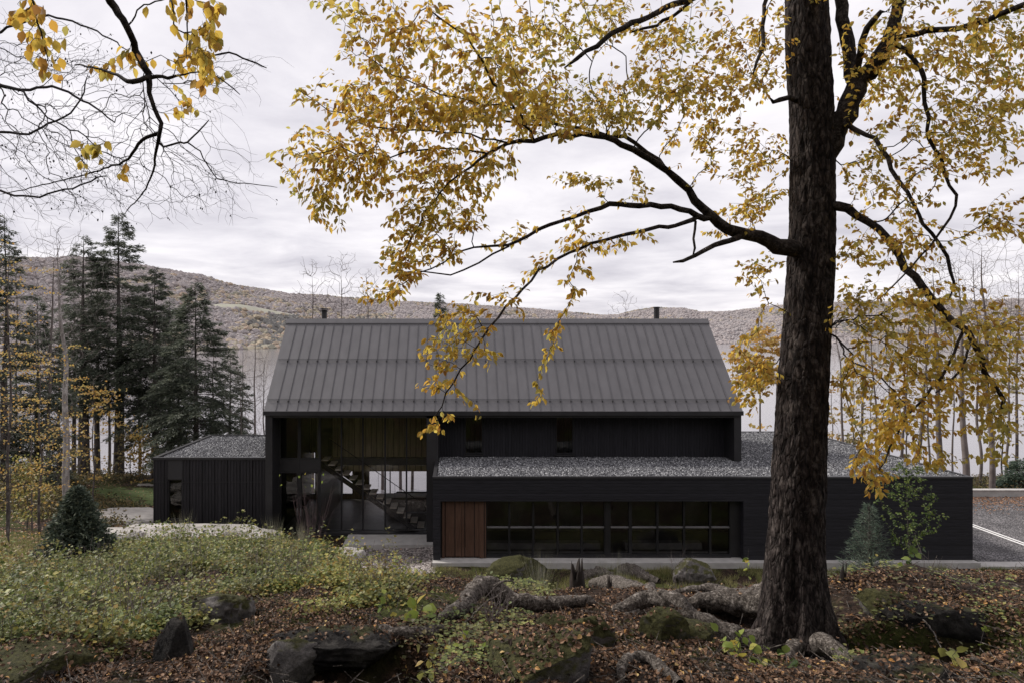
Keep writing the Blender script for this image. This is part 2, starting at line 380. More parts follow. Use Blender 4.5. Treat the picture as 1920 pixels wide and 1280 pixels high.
M['pine'] = leafmat('pine needles', [(0, (.05, .08, .06)), (.6, (.11, .15, .11)), (1, (.2, .24, .17))], .25)
M['greenleaf'] = leafmat('green sapling leaves', [(0, (.04, .07, .02)), (.6, (.09, .13, .035)), (1, (.2, .24, .06))], .4)
M['limeleaf'] = leafmat('lime leaves', [(0, (.14, .2, .04)), (.6, (.28, .33, .07)), (1, (.5, .38, .08))], .45)
# ============================================================ terrain
ctl = [P(*a) for a in [
 (900,1285,4.3),(1200,1285,4.3),(1500,1290,4.4),(1850,1285,4.3),(600,1285,4.3),(300,1285,4.6),(0,1285,4.8),
 (1000,1200,5.6),(1300,1200,5.8),(1495,1238,6.3),(1430,1226,6.3),(1570,1240,6.1),(1750,1200,5.6),(1150,1145,7),(900,1150,7),(1350,1135,7.2),(700,1180,6.3),
 (1700,1080,8.0),(1850,1122,7.5),(1610,1090,7.8),(1920,1180,6),(1640,1180,6.2),
 (1000,1106,9.0),(1200,1108,9.0),(1400,1118,8.8),(850,1092,9.3),(1750,1085,9),(1550,1112,8.6),
 (500,1180,6.5),(300,1180,6.8),(50,1180,7),(520,1105,9.5),(300,1110,10),(50,1120,9.5),(640,1078,13),(450,1050,18),(300,1070,15),
 (100,1068,16),(520,1028,24),(400,1028,26),(250,1024,27),(620,1036,24),(50,1010,26),(0,960,34),(100,935,38),(-200,960,30),
 (300,1016,29),(440,1018,30),(240,978,37),(200,938,43),(250,907,50),(100,905,50),(225,893,59),(400,893,59),(560,1036,28)]]
ctl += [np.array(a, float) for a in [
 (-1,12,4.6),(3,12,4.7),(6,12,5.0),(9,12,5.0),(-1,16,2.4),(4,16,2.5),(9,16,2.6),(14,16,2.8),(1,21,.3),(8,21,.4),(16,21,.5),(24,21,.7),
 (-3,25,-.25),(2,25,-.25),(10,25,-.25),(18,25,-.25),(26,25,-.25),(-3.5,29,-.5),(2,28,-.2),(-1,27.5,-.15),(-2.6,27,-.25),(12,28,-.24),(22,28,-.24),(30,28,-.45),
 (-3,31,-.55),(-5.5,30,-.3),(-14.5,34,-.1),(-14.5,40,-.7),(-8,38,-.7),(0,36,-.7),(10,36,-.7),(20,36,-.7),(30,36,-.6),(38,34,-.6),
 (28,44,-.7),(40,44,-.6),(10,46,-2),(-8,46,-2.2),(0,55,-3.2),(-8,52,-3.1),(20,53,-1.7),(40,53,-1.7),(-20,56,-2.3),(-40,52,-.5),(-45,35,3.5),(-40,62,-2.7),
 (0,62,-3.3),(30,62,-3.3),(55,62,-3),(-20,64,-3.3),(-60,66,-3.2),(0,75,-6),(40,75,-6),(-40,75,-6),(80,75,-5),(70,45,0),(60,25,2),(-70,40,7),(-60,10,9),
 (0,0,7.75),(-8,0,7.9),(8,0,8.1),(-9,5,7.2),(9,6,7.3),(-18,14,5.4),(22,12,5.6),(30,6,7.5),(0,-15,10.5),(20,-15,11),(-20,-15,11),(0,-45,17),(45,-45,17),(-45,-45,17),(70,-10,12),(-70,-20,13),(80,85,-8),(-80,85,-8)]]
ctl = np.array(ctl)
def _U(r2): return r2*np.log(r2+1e-9)
_n = len(ctl); _K = _U(((ctl[:, None, :2]-ctl[None, :, :2])**2).sum(-1))+np.eye(_n)*.04
_Pm = np.c_[np.ones(_n), ctl[:, :2]]
_A = np.block([[_K, _Pm], [_Pm.T, np.zeros((3, 3))]])
_w = np.linalg.solve(_A, np.r_[ctl[:, 2], 0, 0, 0])
def sstep(a, b, x): t = np.clip((x-a)/(b-a), 0, 1); return t*t*(3-2*t)
def H(x, y):
    x = np.asarray(x, float); y = np.asarray(y, float); sh = np.broadcast(x, y).shape
    xf, yf = [np.broadcast_to(a, sh).ravel() for a in (x, y)]; out = np.empty(len(xf))
    for i in range(0, len(xf), 20000):
        q = np.c_[xf[i:i+20000], yf[i:i+20000]]
        out[i:i+20000] = _U(((q[:, None]-ctl[None, :, :2])**2).sum(-1))@_w[:_n]+_w[_n]+q@_w[_n+1:]
    flat = 1-sstep(22, 27, yf)*(1-sstep(43, 48, yf))*sstep(-5.5, -4.5, xf)           # level yard round the house
    out += (.09*fbm(xf*.9, yf*.9, 0, 3, 3)*(.45*sstep(-2, 3, yf)+.55*sstep(9, 13, yf))+.03*fbm(xf*5, yf*5, 0, 3, 9))*(.15+.85*flat)
    # hollow under the rocks, lower left, and the one below the right-hand mound
    out -= 1.0*np.exp(-(((xf+.78)/.62)**2)**3-(((yf-4.95)/.62)**2)**3)
    out -= .95*np.exp(-(((xf-4.15)/.72)**2)**3-(((yf-5.65)/.5)**2)**3)
    out += .10*np.exp(-((xf-4.9)/1.1)**2-((yf-7.3)/.7)**2)+.05*fbm(xf*1.7, yf*1.7, 2, 3, 13)*sstep(2, 4, yf)*(1-sstep(20, 26, yf))
    return out.reshape(sh)
def axis_pts(lo, hi, c0, c1, fine, growth, maxstep):
    mid = list(np.arange(c0, c1, fine)); a = c1; s = fine
    while a < hi: mid.append(a); s = min(s*growth, maxstep); a += s
    mid.append(hi); lo_l = []; a = c0; s = fine
    while True:
        s = min(s*growth, maxstep); a -= s
        if a <= lo: break
        lo_l.append(a)
    return np.array([lo]+lo_l[::-1]+mid)
xs = axis_pts(-160, 180, -5, 8, .05, 1.03, 3); ys = axis_pts(-90, 100, 3.2, 10, .05, 1.025, 2.5)
def grid_mesh(name, xs, ys, Z, mat, keep=None, parent=None):
    X, Y = np.meshgrid(xs, ys, indexing='ij'); ny = len(ys)
    i, j = np.meshgrid(np.arange(len(xs)-1), np.arange(ny-1), indexing='ij')
    f = np.stack([i*ny+j, (i+1)*ny+j, (i+1)*ny+j+1, i*ny+j+1], -1).reshape(-1, 4)
    if keep is not None: f = f[keep.ravel()]
    return mk(name, np.stack([X, Y, Z], -1).reshape(-1, 3), [f], mat, parent, True)
XX, YY = np.meshgrid(xs, ys, indexing='ij')
tag(grid_mesh('ground', xs, ys, H(XX, YY), M['ground']), kind='structure')
def patch(name, poly, dz, mat, step=.25, kind='structure', amp=.35, zf=None):
    """sheet lying on the terrain inside an XY polygon with a ragged border"""
    poly = np.array(poly, float); x = np.arange(poly[:, 0].min()-1, poly[:, 0].max()+1, step); y = np.arange(poly[:, 1].min()-1, poly[:, 1].max()+1, step)
    X, Y = np.meshgrid(x, y, indexing='ij'); cx = (X[:-1, :-1]+X[1:, 1:])/2; cy = (Y[:-1, :-1]+Y[1:, 1:])/2
    n = amp*fbm(cx*1.1, cy*1.1, 3., 3, 5)
    k = inpoly(cx+n, cy+n, poly)
    return tag(grid_mesh(name, x, y, (H(X, Y) if zf is None else zf(X, Y))+dz, mat, k), kind=kind)
def inpoly(x, y, poly):
    r = np.zeros(np.shape(x), bool); n = len(poly)
    for i in range(n):
        x0, y0 = poly[i]; x1, y1 = poly[(i+1) % n]
        c = ((y0 > y) != (y1 > y)) & (x < (x1-x0)*(y-y0)/((y1-y0)+1e-12)+x0); r ^= c
    return r
patch('lawn', [(-24,44.5),(-17.5,41),(-14.2,39.5),(-13.8,48),(-18,50.5),(-25,47.5)], .03, M['lawn'])
patch('path', [(-23,49),(-18,50.5),(-13.5,52.5),(-13.5,53.2),(-18.5,51.4),(-23,49.8)], .05, M['granite'], .2, amp=.2)
patch('gravel_bed', [(-5.2,27.6),(-.9,27.6),(-.9,32.3),(-5.2,32.3)], .04, M['gravel'], .2, amp=.15)
# driveway: level sheet of grey stone dust beside the garage end
def flat(z): return lambda X, Y: np.full(np.shape(X), z)
o = MB().add([(22.9,29.4,-.34),(60,29.4,-.34),(60,41.8,-.34),(22.9,41.8,-.34)], [(0,1,2,3)]).build('driveway', M['drive']); tag(o, kind='structure')
mm = MB()
for x0 in (26.72, 26.98): mm.box(x0, x0+.1, 30.2, 37.6, -.34, -.325)
tag(mm.build('driveway_marking', M['white']), kind='structure')
# lake and sky dome are the horizon
o = MB().add([(-9000,50,-3.05),(9000,50,-3.05),(9000,12000,-3.05),(-9000,12000,-3.05)], [(0,1,2,3)])
m, nt, b, out = new_mat('lake water'); v = coords(nt, (.25, 1, 1), obj=False)
b.inputs['Base Color'].default_value = (.20, .19, .205, 1); b.inputs['Roughness'].default_value = .1; b.inputs['IOR'].default_value = 1.45
bump(nt, noise(nt, v, .9, 6, .7), b, .05, .5); M['water'] = m
tag(o.build('lake', m), kind='structure')

# ------------------------------------------------------------ hills across the lake
ridge = np.array([(-1500,430),(-600,440),(0,462),(150,466),(230,478),(310,495),(370,508),(430,525),(480,532),(540,545),(650,552),(800,560),(950,570),(1050,577),(1130,584),(1160,583),(1190,575),(1230,570),(1280,572),(1310,579),(1370,577),(1450,568),(1600,563),(1750,560),(1920,556),(2600,545),(3600,560)], float)
shore = np.array([(-1500,690),(0,668),(300,660),(440,655),(640,649),(900,647),(1340,645),(1500,644),(1900,643),(3600,642)], float)
def hill_YZ(px, t):
    """t 0 at the shore, 1 on the crest"""
    rp = np.interp(px, ridge[:, 0], ridge[:, 1]); sp = np.interp(px, shore[:, 0], shore[:, 1])
    Y0 = 12.5*F/(sp-CY); Y1 = Y0+np.interp(px, [-600, 0, 500, 1000, 1920], [700, 800, 1200, 1600, 1700])
    z1 = EYE-(rp-CY)/F*Y1-11-9*np.clip((420-px)/250, 0, 1); Y = Y0+(Y1-Y0)*t
    s = .30*sstep(0, .35, t)+.70*sstep(.15, 1., t)
    z = -3.3+(z1+3.3-9)*s+np.sin(np.clip(t, 0, 1)*np.pi)*10*fbm(px/110., t*6, 0, 3, 4)*(z1/120)
    z = np.where(t > 1, z-(t-1)*60, z)
    return Y, z
pxs = np.linspace(-1500, 3600, 640); ts = np.r_[np.linspace(-.02, 1, 90), 1.1, 1.4]
PX, TT = np.meshgrid(pxs, ts, indexing='ij'); Yh, Zh = hill_YZ(PX, np.maximum(TT, -.02)); Xh = (PX-CX)/F*Yh
ny = len(ts); i, j = np.meshgrid(np.arange(len(pxs)-1), np.arange(ny-1), indexing='ij')
fh = np.stack([i*ny+j, (i+1)*ny+j, (i+1)*ny+j+1, i*ny+j+1], -1).reshape(-1, 4)
M['hill'] = noisy('wooded hillside', [(.3, (.2, .18, .18)), (.5, (.25, .225, .22)), (.7, (.28, .25, .24))], .02, 1, 0)  # distance haze is already mixed into these hillside colours
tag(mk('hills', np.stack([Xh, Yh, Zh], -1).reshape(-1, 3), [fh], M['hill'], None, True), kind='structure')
# woods on the hills: one crown per tree, far too many to count
nw = 60000
pw = rng.uniform(-150, 2050, nw); tw = rng.beta(1.15, 1.1, nw); tw[:6000] = rng.uniform(.93, 1.0, 6000); Yw, Zw = hill_YZ(pw, tw); Xw = (pw-CX)/F*Yw
meadow = (pw > 395) & (pw < 560) & (tw > .30) & (tw < .36)
keep = ~meadow; Xw, Yw, Zw, pw, tw = [a[keep] for a in (Xw, Yw, Zw, pw, tw)]
cl = .75*fbm(Xw/90, Yw/200, 0, 3, 8)+.5*fbm(Xw/320, Yw/420, 3, 2, 18)+rng.normal(size=len(Xw))*.2
th = np.array([0, 1, 2, 3, 4])*2*np.pi/5
cv = np.vstack([[(0, 0, 0)]]+[np.c_[np.cos(th+s)*r, np.sin(th+s)*r, np.full(5, z)] for r, z, s in ((.30, .3, 0), (.36, .6, .6), (.22, .87, .2))]+[[(0, 0, 1)]])
cf = [(0, 1+(k+1) % 5, 1+k) for k in range(5)]
for a in (1, 6):
    for k in range(5): cf += [(a+k, a+(k+1) % 5, a+5+k), (a+(k+1) % 5, a+5+(k+1) % 5, a+5+k)]
cf += [(11+k, 11+(k+1) % 5, 16) for k in range(5)]; cf = np.array(cf)
def haze(c, k): return tuple(a*(1-k)+h*k for a, h in zip(c, (.36, .335, .335)))  # aerial haze blended into the crown colours
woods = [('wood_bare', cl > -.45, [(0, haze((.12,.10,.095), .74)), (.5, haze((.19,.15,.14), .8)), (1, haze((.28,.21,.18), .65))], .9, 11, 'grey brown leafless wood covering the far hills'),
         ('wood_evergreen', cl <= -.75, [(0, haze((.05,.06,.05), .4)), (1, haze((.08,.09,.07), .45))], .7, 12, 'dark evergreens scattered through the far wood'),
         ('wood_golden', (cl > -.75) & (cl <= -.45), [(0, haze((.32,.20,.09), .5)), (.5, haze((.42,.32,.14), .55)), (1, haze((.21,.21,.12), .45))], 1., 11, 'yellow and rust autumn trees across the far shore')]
for nm, sel, st, wd, hh, lb in woods:
    p = np.stack([Xw, Yw, Zw], -1)[sel]; n = len(p); hgt = hh*rng.uniform(.6, 1.25, n)*np.where(tw[sel] > .93, .8, 1)
    up = np.tile([0, 0, 1.], (n, 1))+rng.normal(size=(n, 3))*.06; V, Fc = inst(cv, cf, p, up, rdir(n), hgt, hgt*wd*rng.uniform(.8, 1.3, n))
    V += rng.normal(size=V.shape)*.25
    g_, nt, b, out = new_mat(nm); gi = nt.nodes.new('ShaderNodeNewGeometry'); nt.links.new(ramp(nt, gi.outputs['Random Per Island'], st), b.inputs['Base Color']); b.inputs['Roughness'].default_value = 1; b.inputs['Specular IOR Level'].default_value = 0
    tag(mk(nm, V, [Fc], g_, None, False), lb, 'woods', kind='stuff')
# pale meadow strip on the hillside
i, j = np.meshgrid(np.linspace(395, 560, 30), np.linspace(.30, .335, 4), indexing='ij'); Ym, Zm = hill_YZ(i, j); a, c = np.meshgrid(np.arange(29), np.arange(3), indexing='ij')
tag(mk('meadow', np.stack([(i-CX)/F*Ym, Ym, Zm+1.2], -1).reshape(-1, 3), [np.stack([a*4+c, (a+1)*4+c, (a+1)*4+c+1, a*4+c+1], -1).reshape(-1, 4)], noisy('meadow grass', [(.3, (.27, .265, .215)), (.7, (.32, .315, .25))], .05, 1, 0), None, True), kind='structure')

# ============================================================ the house
hs = thing('house', 'black timber lake house with steep seamed metal roof, tall glazing and gravel-covered flat wings', 'house', (2.3, 34, 0))
HO = (2.3, 34, 0)
def hp(mb, name, mat, par=None, smooth=False): return mb.build(name, M[mat] if isinstance(mat, str) else mat, par or hs, smooth, origin=HO)
XL, XR, YE, YR, YB, ZE, ZR = -9.09, 13.72, 32.7, 37.2, 41.7, 5.90, 10.26
sl = (ZR-ZE)/(YR-YE)
# gable ends: pentagon profile walls
for x0, x1 in ((XL, XL+.34), (XR-.34, XR)):
    mb = MB(); zb = -.6
    for (ya, yb) in ((YE, YR), (YR, YB)):
        za, zb2 = (ZE, ZR) if ya == YE else (ZR, ZE)
        mb.prism([(ya, zb), (yb, zb), (yb, zb2-.22), (ya, za-.22)], 0, x0, x1)
    o = hp(mb, 'gable_wall', 'black_metal'); o['label'] = 'black end wall of the tall block'
mb = MB().box(-1.36, -.80, YE+.02, 34.4, -.5, ZE-.2); hp(mb, 'fin_wall', 'black_metal')
# roof: two slabs with ridge cap and standing seams
mb = MB(); T = .2
mb.prism([(YE-.06, ZE-.16), (YE-.06, ZE+.0), (YR, ZR+.04), (YR, ZR-.2)], 0, XL-.05, XR+.05)
mb.prism([(YR+.002, ZR-.2), (YR+.002, ZR+.04), (YB+.06, ZE), (YB+.06, ZE-.16)], 0, XL-.05, XR+.05)
ns = 45; L = XR-XL
for k in range(1, ns):
    x = XL+L*k/ns
    mb.prism([(YE-.05, ZE-.005), (YE-.05, ZE+.045), (YR-.16, ZR-.16*sl+.085), (YR-.16, ZR-.16*sl+.02)], 0, x-.009, x+.009)
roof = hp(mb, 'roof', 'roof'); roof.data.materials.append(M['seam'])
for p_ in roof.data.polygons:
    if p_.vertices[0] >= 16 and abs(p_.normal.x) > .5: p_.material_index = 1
mb = MB().prism([(YR-.22, ZR-.22*sl+.04), (YR-.22, ZR-.22*sl+.13), (YR, ZR+.16), (YR+.22, ZR-.22*sl+.13), (YR+.22, ZR-.22*sl+.04)], 0, XL-.07, XR+.07); hp(mb, 'ridge_cap', 'roof', roof)
mb = MB().box(XL-.06, XR+.06, YE-.12, YE-.062, ZE-.20, ZE-.015); hp(mb, 'fascia', 'black_metal', roof)
mb = MB().box(XL-.06, XR+.06, YE-.125, YE-.05, ZE-.012, ZE+.012); hp(mb, 'drip_edge', M['roof'], roof)
for yy in (YE+.42, YE+2.35):
    mb = MB()
    for off, hgt in ((0, .09), (.02, .17)):
        z = ZE+(yy+off-YE)*sl
        mb.tube([(XL+.05, yy+off-hgt*.7, z+hgt*.7), (XR-.05, yy+off-hgt*.7, z+hgt*.7)], .011, 6)
    for k in range(1, ns):
        x = XL+L*k/ns; z = ZE+(yy-YE)*sl; mb.box(x-.014, x+.014, yy-.12, yy+.04, z-.02, z+.08)
    hp(mb, 'snow_guard', 'black_metal', roof)
# flues
def flue(px, ytop, cap):
    x = (px-CX)/F*38.2; zt = EYE-(ytop-CY)/F*38.2
    mb = MB().tube([(x, 38.2, ZR-1.4), (x, 38.2, zt-.08)], .15, 20)
    o = hp(mb, 'chimney', 'black_metal', roof, True)
    c = MB()
    if cap:
        for q in (0, .075, .15): c.tube([(x, 38.2, zt-.2+q), (x, 38.2, zt-.165+q)], .22, 20)
    else: c.tube([(x, 38.2, zt-.09), (x, 38.2, zt-.02)], .175, 20)
    hp(c, 'chimney_cap', 'black_metal', o)
flue(608, 578, True); flue(1231, 575, False)
# recessed upper wall right of the fin
YW = 34.0
x_at = lambda px, Y: (px-CX)/F*Y
z_at = lambda py, Y: EYE-(py-CY)/F*Y
wins = [(872, 905), (1042, 1075)]
edges = [-.80]+[x_at(p, YW) for w in wins for p in w]+[XR-.34]
mb = MB(); zs0, zs1 = z_at(850, YW), z_at(779, YW)
for k in (0, 2, 4): mb.box(edges[k], edges[k+1], YW, YW+.2, 3.0, ZE+.9)
for k in (1, 3): mb.box(edges[k], edges[k+1], YW+.002, YW+.198, 3.0, zs0); mb.box(edges[k], edges[k+1], YW+.002, YW+.198, zs1+.55, ZE+.9)
hp(mb, 'upper_wall', 'vboards')
mb = MB().box(XL+.34, XR-.34, YE+.02, YW-.003, ZE-.32, ZE-.205); hp(mb, 'soffit', 'black_metal')
def window(x0, x1, z0, z1, y, fw=.05, dep=.14, mull=(), trans=(), name='window', mat='frame', glass=True):
    mb = MB()
    mb.box(x0, x0+fw, y, y+dep, z0, z1); mb.box(x1-fw, x1, y, y+dep, z0, z1)
    mb.box(x0+fw, x1-fw, y, y+dep, z0, z0+fw); mb.box(x0+fw, x1-fw, y, y+dep, z1-fw, z1)
    for q in mull: mb.box(q-.03, q+.03, y+.004, y+dep-.004, z0+fw, z1-fw)
    for q in trans: mb.box(x0+fw, x1-fw, y+.012, y+dep-.012, q-.03, q+.03)
    fr = hp(mb, name, mat)
    if glass: hp(MB().add([(x0+fw, y+dep*.6, z0+fw), (x1-fw, y+dep*.6, z0+fw), (x1-fw, y+dep*.6, z1-fw), (x0+fw, y+dep*.6, z1-fw)], [(0, 1, 2, 3)]), 'pane', 'glass', fr)
    return fr
for a, b_ in ((1, 2), (3, 4)):
    window(edges[a]+.004, edges[b_]-.004, zs0+.004, zs1+.55, YW-.04, .045, .16)
    hp(MB().box(edges[a]-.05, edges[b_]+.05, YW-.12, YW-.042, zs0-.09, zs0-.02), 'sill', 'black_metal')
# tall glazing, left: two narrow bays then five wide ones
gz0, gz1 = -.35, ZE-.33; gx = [x_at(p, YW) for p in (523, 561, 600, 640, 680, 722, 762, 801)]
mb = MB().box(XL+.34, gx[0]-.003, YW, YW+.16, -.5, gz1); hp(mb, 'corner_panel', 'black_metal')
z_rail = z_at(862, YW); z_door = z_at(882, YW)
for k in (0, 1):
    x0, x1 = gx[k], gx[k+1]
    window(x0+.004, x1-.004, z_rail+.03, gz1, YW, .075)
    hp(MB().box(x0+.004, x1-.004, YW+.01, YW+.13, z_door+.003, z_rail+.027), 'spandrel_panel', 'black_metal')
    d = window(x0+.004, x1-.004, gz0+.05, z_door, YW, .11, name='glass_door')
    hx = x1-.09 if k == 0 else x0+.09
    hp(MB().tube([(hx, YW-.05, .55), (hx, YW-.05, .95)], .014, 8), 'handle', 'steel', d)
for k in range(2, 7): window(gx[k]+.003, gx[k+1]-.003, gz0+.16, gz1, YW, .035, trans=(z_at(961, YW),) if k == 6 else ())
hp(MB().box(gx[0], -1.36, YW-.03, YW+.16, gz0-.1, gz0+.157-.11), 'threshold', 'black_metal')
hp(MB().box(-5.3, -1.0, 32.25, YW-.033, -.75, -.37), 'porch_slab', 'concrete')
# back of the tall block: dark wall, lake-side glazing low down
mb = MB(); wb = YB-.35
ops = [(x_at(552, wb), x_at(562, wb)), (x_at(574, wb), x_at(592, wb)), (x_at(640, wb), x_at(662, wb)), (x_at(690, wb), x_at(815, wb))]
xa = XL+.34
for a, c in ops: mb.box(xa, a, wb, wb+.2, -.5, 2.5); mb.box(a, c, wb+.002, wb+.198, -.5, -.1); xa = c
mb.box(xa, XR-.34, wb, wb+.2, -.5, 2.5); mb.box(XL+.34, XR-.34, wb+.003, wb+.197, 2.5, ZE-.2); hp(mb, 'back_wall', 'wood')
for q, (a, c) in enumerate(ops): window(a+.003, c-.003, -.097, 2.497, wb+.03, .05, mull=[a+(c-a)*s for s in ((.33, .66) if q == 3 else ())])
# inside
hp(MB().box(XL+.35, XR-.35, YW+.2, wb-.003, -.6, -.34), 'floor', 'floor')
hp(MB().box(gx[2], -.9, 36.4, wb-.004, 2.62, 3.0), 'upper_floor', 'floor')
hp(MB().box(gx[2], -.9, 36.36, 36.395, 2.3, 2.62), 'beam', 'wood')
hp(MB().box(-.78, -.6, YW+.22, wb-.003, -.5, ZE), 'inner_wall', 'wood')
hp(MB().box(gx[2]+.1, -.9, 36.7, 36.8, 3.002, ZE+3), 'upstairs_wall', 'wood')
hp(MB().box(gx[2]-.25, gx[2]-.12, YW+.5, wb-.01, -.33, ZE-.3), 'partition_wall', 'floor')
mb = MB().prism([(YW, ZE+.85), (YR, ZR-.45), (YR, ZR-.4), (YW, ZE+.9)], 0, XL+.35, XR-.35).prism([(YR+.01, ZR-.45), (YB-.4, ZE+.2), (YB-.4, ZE+.25), (YR+.01, ZR-.4)], 0, XL+.35, XR-.35); hp(mb, 'ceiling', 'wood')
st = MB(); sr = MB(); n = 16
A, B = P(612, 858, 35.4), P(802, 990, 35.4)
for k in range(n):
    t = k/(n-1); x = A[0]+(B[0]-A[0])*t; z = A[2]+(B[2]-A[2])*t
    st.box(x-.17, x+.17, 34.9, 35.9, z-.06, z)
sr.add([(A[0]-.1, 34.86, A[2]-.12), (B[0]-.1, 34.86, B[2]-.12), (B[0]-.1, 34.86, B[2]-.42), (A[0]-.1, 34.86, A[2]-.42)], [(0, 1, 2, 3)]).add([(A[0]-.1, 35.94, A[2]-.12), (B[0]-.1, 35.94, B[2]-.12), (B[0]-.1, 35.94, B[2]-.42), (A[0]-.1, 35.94, A[2]-.42)], [(0, 1, 2, 3)])
hp(st, 'stair', 'tread'); hp(sr, 'stringer', 'frame')
mb = MB().tube([A+(0, .55, .95), B+(0, .55, .95)], .02, 6)
for t in np.linspace(0, 1, 7): q = A+(B-A)*t+(0, .55, 0); mb.tube([q, q+(0, 0, .95)], .008, 5)
hp(mb, 'handrail', 'frame')
def sofa():
    t = thing('sofa', 'dark sofa seen through the tall glazing below the stairs', 'sofa', (-2.4, 40, -.34))
    for nm, bx in (('seat', (-1, 1, -.4, .4, .12, .42)), ('backrest', (-1, 1, -.55, -.403, .12, .85)), ('armrest', (-1.2, -1.003, -.5, .4, .12, .6)), ('armrest', (1.003, 1.2, -.5, .4, .12, .6))):
        o = MB().box(*bx).build(nm, M['frame'], t); bv = o.modifiers.new('round', 'BEVEL'); bv.width = .05; bv.segments = 3
sofa()
t = thing('kitchen_island', 'pale grey kitchen island behind the glazing at the foot of the stairs', 'counter', (-2.75, 38.4, -.34))
MB().box(-1.1, 1.1, -.4, .4, 0, .86).build('cabinet', M['floor'], t); MB().box(-1.15, 1.15, -.45, .45, .863, .91).build('worktop', M['concrete'], t)
# ---- lower front block and garage wing, gravel roof
X0, X1, Y0, Y1, ZT = -.93, 22.0, 29.0, 43.0, 3.51
oz = z_at(939, Y0); ox0, ox1 = x_at(826, Y0), x_at(1394, Y0)
mb = MB(); mb.box(X0, X1, Y0, Y0+.3, oz, ZT-.09); mb.box(X0, ox0, Y0+.001, Y0+.3, -.02, oz); mb.box(ox1, X1, Y0+.001, Y0+.3, -.02, oz)
mb.box(X0, X0+.25, Y0+.302, 34.0, -.02, ZT-.09); mb.box(X1-.25, X1, Y0+.302, Y1, -.3, ZT-.09); mb.box(X0, X1-.252, Y1-.25, Y1-.001, -.3, ZT-.09)
hp(mb, 'lower_wall', 'hboards')
mb = MB()
for bx in ((X0-.02, X1+.02, Y0-.02, Y0+.2, ZT-.088, ZT), (X0-.02, X0+.14, Y0+.202, 34.0, ZT-.088, ZT), (X1-.14, X1+.02, Y0+.202, Y1+.02, ZT-.088, ZT), (XR+.0, X1-.142, Y1-.14, Y1+.02, ZT-.088, ZT)): mb.box(*bx)
hp(mb, 'parapet_cap', 'black_metal')
mb = MB().box(X0+.15, X1-.15, Y0+.205, YW-.004, ZT-.3, ZT-.05).box(XR+.003, X1-.15, YW-.003, Y1-.15, ZT-.3, ZT-.05)
hp(mb, 'gravel_roof', 'gravelroof')
# scattered loose stones on the ballast give it a rough surface
def stones(n, x0, x1, y0, y1, z, name, s=(.03, .06)):
    p = np.c_[rng.uniform(x0, x1, n), rng.uniform(y0, y1, n), np.full(n, z)]
    tv = np.array([(0, 0, -.5), (.5, 0, 0), (0, .5, 0), (-.5, 0, 0), (0, -.5, 0), (0, 0, .5)]); tf = np.array([(0,2,1),(0,3,2),(0,4,3),(0,1,4),(5,1,2),(5,2,3),(5,3,4),(5,4,1)])
    sz = rng.uniform(*s, n)*2; V, Fc = inst(tv, tf, p, rdir(n), rdir(n), sz, sz*rng.uniform(.5, 1, n))
    return V, Fc
gi_, nt, b, out = new_mat('ballast stones'); g = nt.nodes.new('ShaderNodeNewGeometry')
nt.links.new(ramp(nt, g.outputs['Random Per Island'], [(0, (.03, .03, .034)), (.5, (.12, .12, .13)), (.85, (.27, .27, .28)), (1, (.5, .5, .5))]), b.inputs['Base Color']); b.inputs['Roughness'].default_value = .9
Vs, Fs = [], []; off = 0
for a in ((26000, X0+.2, X1-.2, Y0+.25, YW-.05, ZT-.04), (16000, XR+.05, X1-.2, YW, Y1-.2, ZT-.04)):
    V, f = stones(*a, 'x'); Vs.append(V); Fs.append(f+off); off += len(V)
o = mk('loose_stones', np.vstack(Vs), [np.vstack(Fs)], gi_, hs, False, origin=HO); o['kind'] = 'stuff'
# front glazing strip
YG = Y0+.32; px_m = [911, 955, 1000, 1046, 1091, 1135, 1141, 1183, 1233, 1283, 1332, 1370]
zs, zm = z_at(1040, YG), z_at(988, YG); xm = [x_at(p, YG) for p in px_m]
for k in range(len(xm)-1):
    if px_m[k] == 1135: continue
    w = window(xm[k]+.003, xm[k+1]-.003, zs, oz+.05, YG, .04 if px_m[k] != 1141 else .09)
    hp(MB().box(xm[k]+.045, xm[k+1]-.045, YG+.02, YG+.10, zm-.035, zm+.035), 'glazing_bar', 'bar', w)
hp(MB().box(xm[5]-.003, xm[6]+.003, YG-.02, YG+.14, zs-.003, oz+.05), 'mullion', 'frame')
hp(MB().box(xm[-1], ox1+.1, YG+.02, YG+.16, -.02, oz+.05), 'end_panel', 'black_metal')
hp(MB().box(xm[0], xm[-1], YG-.04, YG+.2, -.02, zs-.004), 'plinth', 'black_metal')
# cedar entrance doors
xd = [x_at(p, YG-.08) for p in (829, 834, 865.5, 899, 905)]
mb = MB().box(xd[0], xd[1], YG-.12, YG+.1, -.0, oz+.03).box(xd[3], xm[0], YG-.12, YG+.1, 0, oz+.03).box(xd[1], xd[3], YG-.01, YG+.1, 0, .05); fr = hp(mb, 'door_frame', 'door')
for a, c, hx in ((xd[1], xd[2]-.006, xd[2]-.11), (xd[2]+.006, xd[3], xd[2]+.11)):
    d = hp(MB().box(a+.003, c, YG-.08, YG-.02, .06, oz+.03), 'door', 'door')
    hp(MB().tube([(hx, YG-.13, .45), (hx, YG-.13, 1.5)], .016, 8).box(hx-.01, hx+.01, YG-.13, YG-.08, .5, .53).box(hx-.01, hx+.01, YG-.13, YG-.08, 1.42, 1.45), 'handle', 'door', d)
hp(MB().box(ox0-.1, xd[0]-.003, YG-.02, YG+.1, -.02, oz+.03), 'reveal_panel', 'black_metal')
hp(MB().box(X0+.26, X1-.3, 29.75, 29.9, -.1, .0).box(X0+.26, X1-.3, Y0+.5, Y1-.3, -.1, -.02), 'lower_floor', 'floor')
hp(MB().box(X0+.26, X1-.3, 33.2, 33.3, 0, 3.1), 'inner_wall', 'floor')
